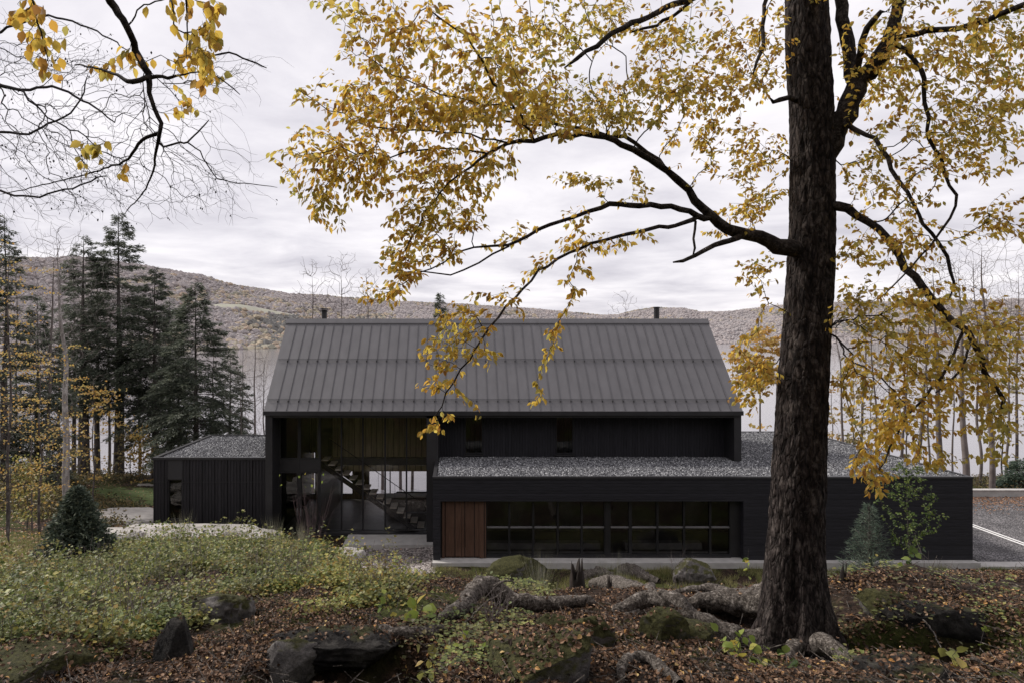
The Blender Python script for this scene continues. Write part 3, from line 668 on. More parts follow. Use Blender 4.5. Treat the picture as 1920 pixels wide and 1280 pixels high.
for a, c in ((xm[0]+.1, xm[5]), (xm[7], xm[10])): hp(MB().box(a, c, 30.3, 30.75, .02, .30), 'added_low_band', 'steel'); hp(MB().box(a, c, 32.6, 33.0, 1.2, 1.9), 'wall_cabinet', 'floor')  # low grey boxes added to give the panes a pale lower band
# concrete apron under the block and kerb carried on to the right
hp(MB().box(X0-.02, X1+.05, 28.62, Y0+.5, -.95, -.022), 'foundation', 'concrete')
# left pavilion
PX0, PX1, PY0, PY1 = -14.8, XL-.002, 33.5, 41.3
mb = MB(); wx = [x_at(p, PY0) for p in (314, 341)]; wz0, wz1 = z_at(974, PY0), z_at(898, PY0)
mb.box(PX0, wx[0], PY0, PY0+.25, -.6, ZT-.09).box(wx[1], PX1, PY0, PY0+.25, -.6, ZT-.09).box(PX0, PX0+.25, PY0+.252, PY1, -.8, ZT-.09).box(PX0+.252, PX1, PY1-.25, PY1-.001, -.8, ZT-.09)
k = 0; x = PX0+.02
while x < PX1-.05:
    if not (wx[0]-.05 < x < wx[1]+.02): mb.box(x, x+.035, PY0-.04, PY0-.001, -.6, ZT-.09)
    x += .155 if k % 3 else .31; k += 1
pw_ = hp(mb, 'pavilion_wall', 'pav')
hp(MB().box(wx[0]+.003, wx[1]-.003, PY0+.0, PY0+.2, wz1+.004, ZT-.09), 'window_panel', 'panel', pw_)
hp(MB().box(wx[0]+.003, wx[1]-.003, PY0, PY0+.2, -.6, wz0-.004), 'sill_panel', 'black_metal', pw_)
hp(MB().box(PX0-.01, wx[0]-.03, PY0-.055, PY0-.042, z_at(902, PY0)-.03, z_at(902, PY0)).box(wx[1]+.03, PX1, PY0-.055, PY0-.042, z_at(902, PY0)-.03, z_at(902, PY0)), 'flashing', 'black_metal', pw_)
window(wx[0]+.004, wx[1]-.004, wz0, wz1, PY0+.06, .05)
hp(MB().box(PX0+.3, PX1-.1, 35.2, 35.3, -.5, 3.2), 'inner_wall', 'frame')
hp(MB().box(PX0-.04, PX1, PY0-.06, PY0+.14, ZT-.088, ZT+.03).box(PX0-.04, PX0+.16, PY0+.142, PY1, ZT-.088, ZT+.03).box(PX0+.162, PX1, PY1-.16, PY1, ZT-.088, ZT+.03), 'parapet_cap', 'black_metal')
g2 = hp(MB().box(PX0+.16, PX1, PY0+.14, PY1-.16, ZT-.3, ZT-.06), 'gravel_roof', 'gravelroof')
V, f = stones(11000, PX0+.2, PX1-.05, PY0+.2, PY1-.2, ZT-.05, 'x'); o = mk('loose_stones', V, [f], gi_, hs, False, origin=HO); o['kind'] = 'stuff'
# kerb, retaining wall
o = MB().box(22.06, 60, 28.7, 29.35, -.6, -.2).build('kerb', M['concrete']); tag(o, kind='structure')
wt = thing('retaining_wall', 'low pale concrete wall along the far edge of the driveway', 'wall', (36, 42, -.34))
MB().box(-13.8, 24, -.15, .2, -.4, .36).build('wall', M['concrete'], wt); MB().box(-13.83, 24, -.19, .24, .363, .42).build('coping', M['concrete'], wt)
MB().tube([(-6.2, -.165, .05), (-6.2, -.14, .05)], .06, 12).build('drain_hole', M['frame'], wt)

def ray_ground(px, py, lift=0., y0=3.2, y1=40):
    """where the sight line through a photo point meets the terrain raised by lift"""
    Y = np.geomspace(y0, y1, 500); x = (px-CX)/F*Y; z = EYE-(py-CY)/F*Y; b_ = z <= H(x, Y)+lift
    i = int(np.argmax(b_)) if b_.any() else len(Y)-1
    return float(Y[i])
# ============================================================ big beech in front
def ground_pt(px, Y, dz=0.): x = (px-CX)/F*Y; return np.array([x, Y, float(H(x, Y))+dz])
RS = 1.0
def T(rows, Y=None):
    """rows (px, py, Y, radius_px) -> (x,y,z,r)"""
    out = []
    for a in rows:
        p = P(a[0], a[1], a[2]); out.append([*p, a[3]/F*a[2]*RS])
    return np.array(out)
TY = 6.4
beech = thing('beech_tree', 'large dark-barked beech with bare roots and yellow autumn leaves in front of the house', 'tree', P(1495, 1220, TY))
BO = tuple(P(1495, 1220, TY))
prof = [(1236,1497,66),(1220,1497,63),(1180,1495,60),(1100,1490,57),(1000,1493,54),(900,1497,52),(800,1501,50),(700,1507,49),(600,1514,47),(500,1520,46),(400,1523,44),(300,1524,43),(200,1521,42),(100,1515,41.5),(0,1511,41),(-150,1507,38),(-400,1500,30),(-700,1490,20)]
tr = spline(T([(c, y, TY, r) for y, c, r in prof]), .028); kk = 110
V, Fc = tube(tr[:, :3], tr[:, 3], kk); V = V.reshape(len(tr), kk, 3); cen = tr[:, None, :3]; dv = V-cen; ang = np.arctan2(dv[..., 1], dv[..., 0]); z = V[..., 2]; h = z-float(H(3.2, 6.4))-.02
fl = np.exp(-np.clip(h, 0, None)/.34)
lob = .5*(np.exp(-((ang+2.9)/.35)**2)+np.exp(-((ang-2.75)/.4)**2))+.42*np.exp(-((ang+.35)/.4)**2)+.45*np.exp(-((ang+1.75)/.22)**2)+.3*np.exp(-((ang-1.2)/.4)**2)+.06
cx_, cy_ = np.cos(ang), np.sin(ang)
rid = 1-np.abs(fbm(cx_*5.5+.6*fbm(cx_*3, cy_*3, z*3, 2, 31), cy_*5.5, z*2.6, 3, 40))*1.7; fine = fbm(cx_*15, cy_*15, z*11, 3, 50); low = fbm(cx_*1.2, cy_*1.2, z*.9, 3, 60)
k = 1+fl*lob*1.75+.050*np.clip(rid, -.3, 1)+.030*fine+.05*low
# old wound low on the near left side
wound = np.exp(-((ang+2.05)/.20)**2-((h-.62)/.33)**2); rim = np.exp(-((np.hypot((ang+2.05)/.26, (h-.62)/.42)-1)/.22)**2)
k = k*.86-.20*wound+.05*rim
V = cen+dv*k[..., None]
mk('trunk', V.reshape(-1, 3), [Fc], M['bark'], beech, True, origin=BO)
def root(rows, name='root', par=beech, org=BO, mat='rootbark', seg=.03, rough=.26, kk=24, ground=False):
    rr = []
    for a in rows:
        r_ = a[3]/F*a[2]; lift = (a[4] if len(a) > 4 else 0.)+.7*r_
        w_ = min(1, abs(a[0]-1495)/200) if a[1] < 1203 else min(1, abs(a[0]-1495)/60)
        rr.append((a[0], a[1], a[2]*(1-w_)+ray_ground(a[0], a[1], lift)*w_, a[3]*(1.12 if w_ > .6 else .95)))
    yy_ = np.array([r[2] for r in rr]); ye = np.r_[yy_[0], yy_, yy_[-1]]; ye = (ye[:-2]+ye[1:-1]+ye[2:])/3; ye = np.r_[ye[0], ye, ye[-1]]; ye = (ye[:-2]+ye[1:-1]+ye[2:])/3
    q = spline(T([(r[0], r[1], y_, r[3]) for r, y_ in zip(rr, ye)]), seg)
    q[:, 2] = np.maximum(q[:, 2], H(q[:, 0], q[:, 1])+.45*q[:, 3])
    q[:, :3] += .018*np.stack([fbm(q[:, 0]*4, q[:, 1]*4, q[:, 2]*4+i*7, 2, 70+i) for i in range(3)], -1)
    V, Fc = tube(q[:, :3], q[:, 3], kk); V = V.reshape(len(q), kk, 3); c = q[:, None, :3]; d = V-c
    n = fbm(V[..., 0]*9, V[..., 1]*9, V[..., 2]*9, 4, 80)
    V = c+d*(1+rough*n+.06*fbm(V[..., 0]*30, V[..., 1]*30, V[..., 2]*30, 2, 90))[..., None]
    return mk(name, V.reshape(-1, 3), [Fc], M[mat], par, True, origin=org)
root([(1478,1150,6.5,30),(1440,1135,6.7,30),(1400,1128,6.9,25),(1355,1128,7.1,19),(1310,1126,7.25,14),(1285,1135,7.3,7)])
root([(1478,1100,6.55,26),(1430,1110,6.8,18),(1379,1116,7.3,13),(1334,1106,7.7,10),(1291,1106,7.9,8),(1255,1116,7.9,4)])
root([(1480,1196,6.3,24),(1440,1196,6.25,22),(1390,1190,6.25,19),(1348,1181,6.4,18),(1300,1157,6.6,17,.05),(1268,1132,6.8,16,.1),(1240,1120,6.9,15,.12),(1207,1122,6.95,13,.1),(1172,1133,6.9,11,.05),(1157,1144,6.8,9),(1176,1151,6.7,8),(1199,1143,6.75,6)])
root([(1120,1136,7.2,5),(1100,1128,7.2,9),(1052,1130,7.15,12,.03),(1010,1132,7.1,13,.04),(974,1126,7.1,13,.05),(940,1112,7.1,15,.1),(910,1099,7.15,16,.12),(890,1108,7.1,15,.12),(872,1128,7.0,14,.09),(852,1146,6.9,12,.06),(826,1160,6.8,9,.03),(800,1170,6.6,4),(760,1180,6.4,3)])
root([(830,1178,6.3,5),(805,1187,6.15,9),(775,1202,6.0,11),(742,1212,5.9,10),(715,1201,5.9,8),(700,1185,5.95,6)])
root([(1225,1120,7.5,5),(1210,1112,7.5,11),(1179,1103,7.5,13),(1142,1092,7.6,11),(1110,1092,7.7,6)])
root([(1235,1100,8.4,5),(1210,1086,8.4,9),(1185,1070,8.5,11),(1160,1068,8.6,8)])
root([(1150,1086,8.2,5),(1130,1074,8.2,9),(1104,1078,8.2,9),(1085,1090,8.2,4)])
root([(1163,1300,4.8,6),(1165,1262,4.8,7),(1168,1246,4.8,9),(1184,1236,4.8,10),(1210,1236,4.8,11),(1236,1250,4.75,11),(1262,1272,4.6,10),(1275,1310,4.55,9)])
root([(1540,1205,6.4,17),(1590,1232,6.1,10),(1625,1255,5.7,7),(1660,1285,5.3,5)])
root([(1490,1208,6.35,16),(1478,1236,6.0,11),(1462,1258,5.7,5)])
# limbs traced, then twigs grown towards the leafy sprays
S = Skel(); RS = .74
def L(rows, seg=.14, wob=.01): S.line(T(rows), seg, True, wob)
S.line(T([(1500,600,TY,20),(1523,400,TY,20),(1521,200,TY,20),(1511,0,TY,20),(1507,-150,TY,30),(1500,-400,TY,24),(1490,-700,TY,14)]), .2)
trunk_n = len(S.p)
L([(1545,290,6.4,34),(1572,235,6.35,28),(1592,190,6.3,26),(1615,150,6.3,23),(1645,120,6.25,20),(1665,80,6.2,17),(1682,20,6.2,15),(1695,-70,6.2,13),(1720,-250,6.2,10)])
L([(1604,160,6.3,17),(1592,95,6.35,16),(1580,30,6.4,15),(1574,-60,6.5,13),(1560,-250,6.6,10)])
L([(1604,150,6.3,9),(1618,80,6.1,8),(1636,40,6.0,7),(1652,22,5.95,6)])
L([(1668,78,6.2,8),(1720,62,6.0,7),(1800,52,5.8,7),(1880,25,5.6,7),(1960,-10,5.4,6)])
L([(1670,82,6.2,6),(1700,98,6.1,6),(1724,130,6.0,5.5),(1733,190,6.0,5),(1738,240,5.9,4.5),(1762,300,5.9,4.2),(1790,365,5.8,3.6),(1780,410,5.8,3),(1745,460,5.8,2.5),(1690,520,5.8,2),(1650,560,5.8,1.6)])
L([(1590,235,6.2,6),(1640,262,6.0,5.5),(1672,320,5.9,5),(1710,380,5.8,4.5),(1745,440,5.8,4.2),(1775,480,5.8,4),(1788,530,5.8,3.5),(1780,560,5.8,2.5)])
L([(1555,385,6.3,12),(1590,393,6.2,11),(1625,418,6.1,9.5),(1662,445,6.0,9),(1700,500,5.9,9),(1745,560,5.8,8.5),(1790,600,5.75,8),(1826,645,5.7,7.5),(1850,700,5.7,6.5),(1878,745,5.7,5),(1873,790,5.7,3)])
L([(1806,620,5.75,4),(1775,690,5.7,3.6),(1720,755,5.6,3.2),(1680,820,5.5,2.8),(1648,880,5.4,2)])
L([(1820,640,5.7,3.5),(1800,690,5.6,3.2),(1755,735,5.5,3)])
L([(1500,470,6.35,22),(1462,462,6.3,20),(1425,447,6.25,17),(1380,436,6.2,15),(1345,418,6.1,13),(1318,395,6.05,11),(1285,358,6.0,10),(1250,322,5.9,8.5),(1205,290,5.8,8),(1150,262,5.7,7),(1115,254,5.6,6.5),(1060,256,5.5,6),(1000,262,5.4,5.5),(950,268,5.3,4.5),(915,288,5.2,4),(885,312,5.1,3),(840,345,5.0,2.4),(800,400,4.9,2),(760,470,4.9,1.6)])
L([(1250,322,5.9,6),(1212,285,6.0,5.5),(1170,258,6.0,5.2),(1120,250,5.9,4.5),(1060,236,5.9,4),(990,235,5.8,3),(900,215,5.7,2.4)])
L([(1000,262,5.4,3.5),(965,205,5.0,3.2),(930,155,4.7,3),(890,95,4.5,2.7),(850,50,4.3,2.4),(800,15,4.2,2)])
L([(965,205,5.0,2.2),(880,190,4.8,2),(800,170,4.7,1.8),(730,135,4.6,1.6),(680,100,4.6,1.3)])
L([(950,268,5.3,2.6),(860,250,5.1,2.4),(780,245,5.0,2.2),(690,235,5.0,1.8),(620,205,5.0,1.4),(560,170,5.0,1)])
L([(915,288,5.2,2.6),(820,280,5.1,2.3),(730,290,5.0,2),(640,285,5.0,1.7),(570,290,5.0,1.2)])
L([(1320,410,6.05,8),(1290,398,5.95,7.5),(1240,388,5.8,7),(1180,383,5.7,6.5),(1125,388,5.6,6),(1080,406,5.5,5),(1010,432,5.4,4.3),(955,462,5.3,3.6),(890,462,5.3,2.6),(830,490,5.2,2),(760,530,5.2,1.4)])
L([(955,462,5.3,2.6),(900,495,5.3,2.4),(840,512,5.3,2.1),(780,510,5.3,1.7),(720,505,5.3,1.2)])
L([(1300,412,6.0,6),(1250,424,5.8,5),(1180,440,5.6,4.4),(1110,456,5.5,4),(1050,482,5.4,3.6),(1010,512,5.3,3.2),(965,560,5.2,3),(920,612,5.1,2.7),(880,672,5.0,2.3),(850,715,5.0,2),(815,780,5.0,1.4)])
L([(1395,440,6.2,8),(1355,458,6.05,7),(1305,478,5.95,5.5),(1262,492,5.9,3.5)])
L([(1304,416,6,3.4),(1303,445,5.95,3.2),(1299,480,5.95,3)])
L([(1500,-120,6.4,14),(1420,-60,6.2,11),(1320,-15,6.0,8.5),(1235,20,5.8,7.5),(1170,52,5.6,7),(1115,85,5.5,6),(1085,115,5.4,5),(1058,128,5.4,3)])
L([(1500,-130,6.4,10),(1450,-40,6.1,6),(1432,30,6.0,5),(1430,90,5.9,4.5),(1412,140,5.9,3)])
L([(1320,-15,6.0,5),(1260,30,6.0,4.5),(1230,45,6.0,4),(1180,62,6.0,3.4)])
L([(1480,183,6.3,7),(1462,190,6.25,6),(1450,192,6.2,5)])
# leafy sprays: (px, py, half-width, half-height, tilt in degrees, count, near, far, leafiness)
SP = [(745,50,110,60,10,46,4.1,4.8),(700,130,80,50,15,26,4.4,5),(900,130,150,90,10,92,4.2,5.2),(720,200,140,35,8,52,4.5,5.2),(830,215,170,45,3,96,4.5,5.6),
 (620,315,95,60,20,58,4.8,5.3),(680,290,110,55,5,64,4.8,5.4),(850,320,110,45,-8,70,4.8,5.6),(1000,200,110,55,5,84,4.8,5.8),(1030,60,120,55,0,46,5.2,6.2),(1110,215,110,28,3,64,5.2,6),
 (790,390,70,60,30,40,4.8,5.3),(600,385,45,30,40,14,4.9,5.2),(760,480,34,80,20,36,4.8,5.2),(860,400,50,35,0,18,5,5.5),(725,545,45,32,-20,20,5.0,5.3),(820,460,60,30,20,24,5,5.4),
 (900,375,30,50,0,8,5,5.4),(1250,165,190,45,-4,110,5,6.3),(1230,60,150,50,10,56,5.5,6.6),(1400,90,80,90,0,50,5.6,7),(1330,260,75,60,0,40,5.8,6.8),(1420,300,55,55,0,32,6,7),(1400,395,75,22,-25,26,6,6.8),
 (1095,340,55,14,5,18,5.4,5.7),(1190,345,25,25,0,6,5.5,5.8),(1080,405,20,30,0,6,5.4,5.6),(1090,455,50,16,-15,12,5.4,5.6),(1080,530,20,40,20,9,5.3,5.5),(1010,500,50,18,-30,10,5.3,5.5),(1180,450,50,14,-15,9,5.5,5.7),(970,440,60,20,-20,8,5.3,5.5),
 (865,590,60,26,-25,28,5,5.3),(840,650,45,40,0,28,4.9,5.2),(900,650,30,40,0,12,5,5.2),(1035,640,16,55,15,12,5.2,5.4),(1010,735,16,22,0,4,5.2,5.3),(830,720,40,26,0,16,4.9,5.1),(815,795,34,14,-20,9,4.9,5.1),(895,760,10,22,0,2,5,5.1),(960,560,30,30,0,9,5.1,5.3),
 (1700,90,110,80,0,74,5.4,6.8),(1850,110,90,110,0,104,5.2,6.6),(1800,250,130,75,0,96,5.4,6.6),(1690,350,70,55,0,30,5.6,6.4),(1640,170,60,90,0,28,6.4,7.2),(1620,310,45,60,0,14,6,6.8),(1880,400,60,60,0,20,5.4,6.2),
 (1610,470,40,60,0,16,6,6.8),(1700,460,70,50,0,32,5.6,6.4),(1640,590,80,48,-15,50,5.6,6.6),(1760,590,110,55,0,54,5.4,6.4),(1760,690,120,55,-10,86,5.2,6.2),(1880,630,55,75,0,36,5.2,6.2),(1860,770,65,80,0,46,5.2,6),
 (1690,790,80,48,-30,52,5.2,6),(1635,880,34,40,10,24,5.2,5.6),(1415,700,45,26,-25,22,5.8,6.6),(1390,745,28,26,30,9,5.6,6),(1600,700,40,50,0,26,5.8,6.6),(1395,640,35,18,-30,8,6,6.6),(1420,520,36,50,0,14,6,6.6),(1750,860,40,30,0,10,5.2,5.8),
 (1100,-60,500,40,0,80,4.5,7.5),(1700,-60,300,50,0,70,5,7.5),(1300,-260,500,120,0,90,4.2,9)]
Tg = []
for a in SP:
    n = int(a[5]*(1.95 if not (480 < a[1] < 820 and 680 < a[0] < 1100) else 1.3)); q = rng.normal(size=(n, 2))*.55; q = q/np.maximum(1, np.linalg.norm(q, axis=1)/1.15)[:, None]; t = rad(a[4])
    ex, ey = q[:, 0]*a[2], q[:, 1]*a[3]; px = a[0]+ex*math.cos(t)-ey*math.sin(t); py = a[1]+ex*math.sin(t)+ey*math.cos(t)
    Y = rng.uniform(a[6], a[7], n); Tg.append(np.stack([(px-CX)/F*Y, Y, EYE-(py-CY)/F*Y], -1))
Tg = np.vstack(Tg)
tp = np.array(S.path); S.path = list(tp*.5)
S.grow(Tg, bf=.30, seg=.065, wob=.005, sag=.03, bend=.2)
S.radii(.0013, 2.5, .013)
for i in range(trunk_n, len(S.p)): S.R[i] *= 1+.16*(rng.random()-.5)*(S.R[i] > .006)
R_ = S.R.copy(); S2p = S.p
for i in range(trunk_n): S.R[i] = .12 if i < trunk_n-6 else S.R[i]
S.mesh(5, 12, .02).build('branches', M['limb'], beech, True, origin=BO)
def hang_leaves(sk, rmax, every, size, droop=.75, from_i=0, spread=.8, near_tip=None):
    Pn, Dn = sk.twigs(rmax)
    if every < 1:
        k = rng.random(len(Pn)) < every; Pn, Dn = Pn[k], Dn[k]; rep = 1
    else: rep = int(every)
    Pn = np.repeat(Pn, rep, 0); Dn = np.repeat(Dn, rep, 0); n = len(Pn)
    side = norm(np.cross(Dn, [0, 0, 1.]))*np.where(rng.random(n) < .5, 1, -1)[:, None]
    d = norm(Dn*.55+side*spread*rng.uniform(.3, 1.2, n)[:, None]+np.array([0, 0, -1.])*droop*rng.uniform(.3, 1.5, n)[:, None]+rng.normal(size=(n, 3))*.25)
    nr = norm(np.array([0, -.35, .7])+rng.normal(size=(n, 3))*.55)
    off = side*.008; sz = rng.uniform(*size, n)
    return inst(LEAF_V*[.9, 1, 1], LEAF_F, Pn+off+rng.normal(size=(n, 3))*.012, d, nr, sz)
V, f = hang_leaves(S, .0042, 3, (.036, .066)); print('beech leaves', len(V)//7)
mk('foliage', V, [f], M['beechleaf'], beech, True, origin=BO)

RS = .8
# ---- branch hanging into the top left corner
ob = thing('overhanging_branch', 'crooked dark branch hanging in from the top left with clusters of large yellow leaves', 'branch', P(195, -60, 3.6))
OO = tuple(P(195, -60, 3.6)); S = Skel()
S.line(T([(150,-140,3.4,11),(190,-30,3.6,10),(215,15,3.7,9),(238,52,3.7,8),(256,95,3.8,8),(272,130,3.8,8),(280,145,3.8,8),(280,175,3.8,5.5),(290,205,3.8,5),(302,232,3.8,5),(299,256,3.8,4.5),(290,300,3.9,3),(286,330,4.0,2.3),(268,362,4.1,1.8),(235,400,4.3,1.2)]), .05, wob=.003)
for rows in ([(280,146,3.8,6),(262,150,3.75,6),(247,156,3.75,6),(222,143,3.8,3.6),(180,128,3.9,2.4),(140,122,4,1.8)],
 [(282,146,3.8,5),(305,143,3.8,4),(322,147,3.8,3.8),(345,138,3.85,2),(400,140,4,1.5),(450,178,4.1,1.5)],
 [(298,250,3.8,4.6),(268,262,3.85,4),(248,288,3.9,3.4),(230,305,4,2.6),(170,325,4.2,1.7),(90,345,4.4,1.4),(0,365,4.5,1)],
 [(299,262,3.8,3.2),(305,276,3.85,2.6),(330,268,3.9,2.5),(352,268,4,2.2),(372,248,4.1,2),(392,225,4.2,1.5)],
 [(352,268,4,1.8),(375,285,4.1,1.6),(408,335,4.2,1.4),(470,345,4.3,1.1),(520,352,4.4,.8)],
 [(248,40,3.7,2),(270,10,3.7,1.8),(345,-10,3.6,1.8)],[(345,-40,3.4,3),(350,20,3.45,2.4),(352,60,3.5,1.6),(350,110,3.5,1.2)],
 [(395,105,3.9,2),(430,100,3.95,2.2),(470,115,4,2),(500,128,4,1.6)],[(20,-60,3.3,3),(60,0,3.3,2.6),(75,60,3.35,2),(90,110,3.4,1.3)]):
    S.line(T(rows), .05, wob=.003)
base_n = len(S.p)
def cloud(blobs):
    out = []
    for (x, y, w, h_, n, a, c) in blobs:
        q = rng.normal(size=(n, 2))*.55; Y = rng.uniform(a, c, n); px = x+q[:, 0]*w; py = y+q[:, 1]*h_
        out.append(np.stack([(px-CX)/F*Y, Y, EYE-(py-CY)/F*Y], -1))
    return np.vstack(out)
import copy as _cp
SL = _cp.deepcopy(S); SL.grow(cloud([(385,60,28,60,52,3.4,3.6),(350,20,60,24,12,3.4,3.7),(355,115,45,35,22,3.6,3.9),(400,150,40,22,12,3.9,4.1),(60,25,45,30,26,3.2,3.5),(60,90,25,25,9,3.3,3.5),(190,128,30,14,10,3.8,4),(245,110,30,25,9,3.7,3.9),(95,125,22,22,8,3.4,3.6),(180,272,30,20,10,4,4.2),(350,195,25,16,9,3.8,4),(420,10,20,10,3,3.5,3.7),(235,95,14,14,4,3.7,3.8),(155,308,10,10,3,4.1,4.2),(225,325,8,8,2,3.9,4),(135,60,20,20,3,3.4,3.6)]), bf=.3, seg=.04, wob=.004, sag=-.1)
SL.radii(.0011, 2.5, .006); SL.mesh(5, 10, .012).build('branches', M['limb'], ob, True, origin=OO)
SL.p0 = base_n
Pn = np.array(SL.p[base_n:]); par = np.array([SL.p[SL.par[i]] for i in range(base_n, len(SL.p))]); n = len(Pn)
d = norm(norm(Pn-par)*.3+rng.normal(size=(n, 3))*.35+np.array([0, 0, -1.])); k = rng.random(n) < .8
V, f = inst(LEAF_V*[1.15, 1, 1], LEAF_F, Pn[k], d[k], norm(np.array([0, -.8, .3])+rng.normal(size=(k.sum(), 3))*.5), rng.uniform(.042, .072, k.sum()))
mk('foliage', V, [f], M['beechleaf'], ob, True, origin=OO)
S.grow(cloud([(420,160,90,60,130,4,5),(330,330,120,70,170,4,5),(180,300,130,90,150,4.2,5.2),(420,350,80,60,80,4.2,5),(240,220,100,70,80,4,4.8),(450,130,40,30,40,4,4.5)]), bf=.5, seg=.06, wob=.005, sag=.12)
kids = S.par; q = _cp.deepcopy(S); q.radii(.0007, 2.5, .003)
# only the newly grown bare twigs
for i in range(base_n): q.R[i] = .0006
q.mesh(4, 5, 9).build('bare_twigs', M['darktwig'], ob, True, origin=OO)

def bare_spray(name, label, rows, blobs, mat, Yo, r0=.0014, rmax=.02, buds=0, grp=None, cat='branch', sag=.15, k=5):
    o = thing(name, label, cat, P(rows[0][0][0], rows[0][0][1], rows[0][0][2]), grp); oo = tuple(P(*rows[0][0][:3])); S = Skel()
    for q in rows: S.line(T(q), .12, wob=.01)
    S.grow(cloud(blobs), bf=.45, seg=.12, wob=.015, sag=sag); S.radii(r0, 2.4, rmax); S.mesh(k, 8, .02).build('branches', mat, o, True, origin=oo)
    if buds:
        tips = np.array([S.p[i] for i in S.tips]); tips = tips[rng.integers(0, len(tips), buds)]+rng.normal(size=(buds, 3))*.03
        V, f = inst(QL_V*[1.0, 1, 1], QL_F, tips, np.tile([0, 0, -1.], (buds, 1))+rng.normal(size=(buds, 3))*.3, rdir(buds), rng.uniform(.02, .045, buds)); mk('catkins', V, [f], M['darktwig'], o, False, origin=oo)['kind'] = 'stuff'
    return o
bare_spray('birch_branch', 'spray of fine leafless drooping birch twigs reaching in from the left edge', [[(-220,60,9,14),(-100,120,9,8),(20,165,9,4),(100,165,9,3),(165,195,9,2.4),(215,230,9,1.6)],[(-100,120,9,6),(0,60,9,3),(90,30,9,2.5),(180,60,9,2),(240,95,9,1.4)],[(-220,60,9,8),(-120,220,9,4),(20,250,9,3),(90,235,9,2.5),(145,200,9,2),(165,140,9,1.4)],[(-120,220,9,4),(-40,330,9,3),(60,370,9,2.4),(200,330,9,1.8)]],
 [(60,110,110,60,260,8,10),(170,120,80,50,160,8,10),(60,260,120,80,420,8,10),(180,330,150,60,340,8,10),(270,200,120,60,80,8,10),(400,370,90,40,70,8.5,9.5),(150,390,170,30,160,8,10)], M['darktwig'], 9, .0015, buds=420)

# ============================================================ background trees
def conifer(name, label, px, base_py, top_py, Y, width, z_first=.22, mat='hemlock', bark='greybark', trunk_r=None, dens=1., drop=.12, grp='tall dark conifers left of the house', spr=.36):
    b0 = P(px, base_py, Y); zg = float(H(b0[0], b0[1])); b0[2] = zg-.15; hh = EYE-(top_py-CY)/F*Y-b0[2]
    o = thing(name, label, 'tree', b0, grp); tr_ = trunk_r or hh*.016
    q = np.array([(0, 0, 0, tr_*1.5), (.02, 0, .25, tr_*1.1), (.05*rng.normal(), .05*rng.normal(), hh*.35, tr_*.75), (.1*rng.normal(), .1*rng.normal(), hh*.65, tr_*.33), (0, 0, hh, .01)]); s = spline(q, .4)
    MB().tube(s[:, :3], s[:, 3], 10).build('trunk', M[bark], o, True)
    mb = MB(); C_, D_ = [], []; nb = int((hh*(1-z_first))/.30*4.0*dens); wmax = width/F*Y/2*1.15
    for i in range(nb):
        t = (i+rng.random())/nb; z = hh*(z_first+(1-z_first)*t*.99); ln = wmax*(1-t)**.75*(.35+.75*min(1, t*4+.2))*rng.uniform(.55, 1.12)+.15
        a = rng.uniform(0, 2*np.pi); c, sn = math.cos(a), math.sin(a); m = 6; u = np.linspace(0, 1, m)
        up = (.25 if t > .6 else .02)
        pts = np.c_[c*ln*u, sn*ln*u, z+ln*(up*u-(drop+.25*(1-t))*u**2)+.03*rng.normal(size=m)]
        mb.tube(pts, np.linspace(.028*(1-t)+.01, .005, m), 4, cap=False)
        k = max(14, int(ln*62)); uu = rng.uniform(.12, 1, k)**.75
        base = np.stack([np.interp(uu, u, pts[:, j]) for j in range(3)], -1); sd = np.where(rng.random(k) < .5, 1, -1)[:, None]*np.array([-sn, c, 0])
        lat = rng.uniform(0, .28*ln+.1, k)[:, None]*(1.05-uu)[:, None]; pp = base+sd*lat+np.array([c, sn, 0])*lat*.7+np.array([0, 0, -1])*lat*.2+rng.normal(size=(k, 3))*.07
        C_.append(pp); D_.append(norm(sd*.8+np.array([c, sn, -.28])+rng.normal(size=(k, 3))*.28))
    mb.build('branches', M[bark], o, True); pos = np.vstack(C_); d = np.vstack(D_); n = len(pos)
    V, f = inst(QL_V, QL_F, pos, d, norm(np.array([0, 0, 1.])+rng.normal(size=(n, 3))*.45), rng.uniform(.5, 1.15, n)*spr, rng.uniform(.5, 1., n)*spr*.5)
    mk('foliage', V, [f], M[mat], o, False); return o
G1 = 'tall dark conifers left of the house'
for a in [
 ('tallest hemlock with a broad bare grey trunk standing at the lake edge', 222, 893, 396, 57, 215, .26, .42, 1.05),
 ('hemlock with a thick straight trunk just left of the tallest one', 157, 893, 440, 55, 170, .32, .45, .7),
 ('slim hemlock trunk squeezed between the two thickest ones', 182, 890, 500, 60, 110, .36, .26, .5),
 ('leaning-topped hemlock right of the tallest one, trunk rising behind the left wing', 290, 850, 500, 55, 190, .22, .32, 1.0),
 ('pointed hemlock nearest the gable, full to the ground, with sky round its top', 367, 838, 528, 50, 190, .12, .22, 1.3),
 ('short thin hemlock between the pointed one and the gable', 432, 840, 650, 56, 110, .1, .16, .8),
 ('thin shadowed hemlock behind the left wing roof', 318, 850, 560, 62, 120, .2, .2, .8),
 ('dark slender hemlock behind the pale birch', 138, 890, 520, 62, 90, .3, .2, .6)]:
    conifer('hemlock_tree', a[0], a[1], a[2], a[3], a[4], a[5], a[6], trunk_r=a[7], dens=a[8])
conifer('hemlock_tree', 'broad dark evergreen at the far left edge among the yellow leaves', 8, 890, 400, 44, 170, .1, trunk_r=.25, dens=.8)
conifer('hemlock_tree', 'low dark evergreen filling the left edge behind the saplings', 70, 905, 560, 48, 150, .05, trunk_r=.2, dens=.9)
conifer('hemlock_tree', 'small dark evergreen at the foot of the pale birch', 108, 905, 790, 42, 50, .05, trunk_r=.06, dens=1.2, spr=.3)
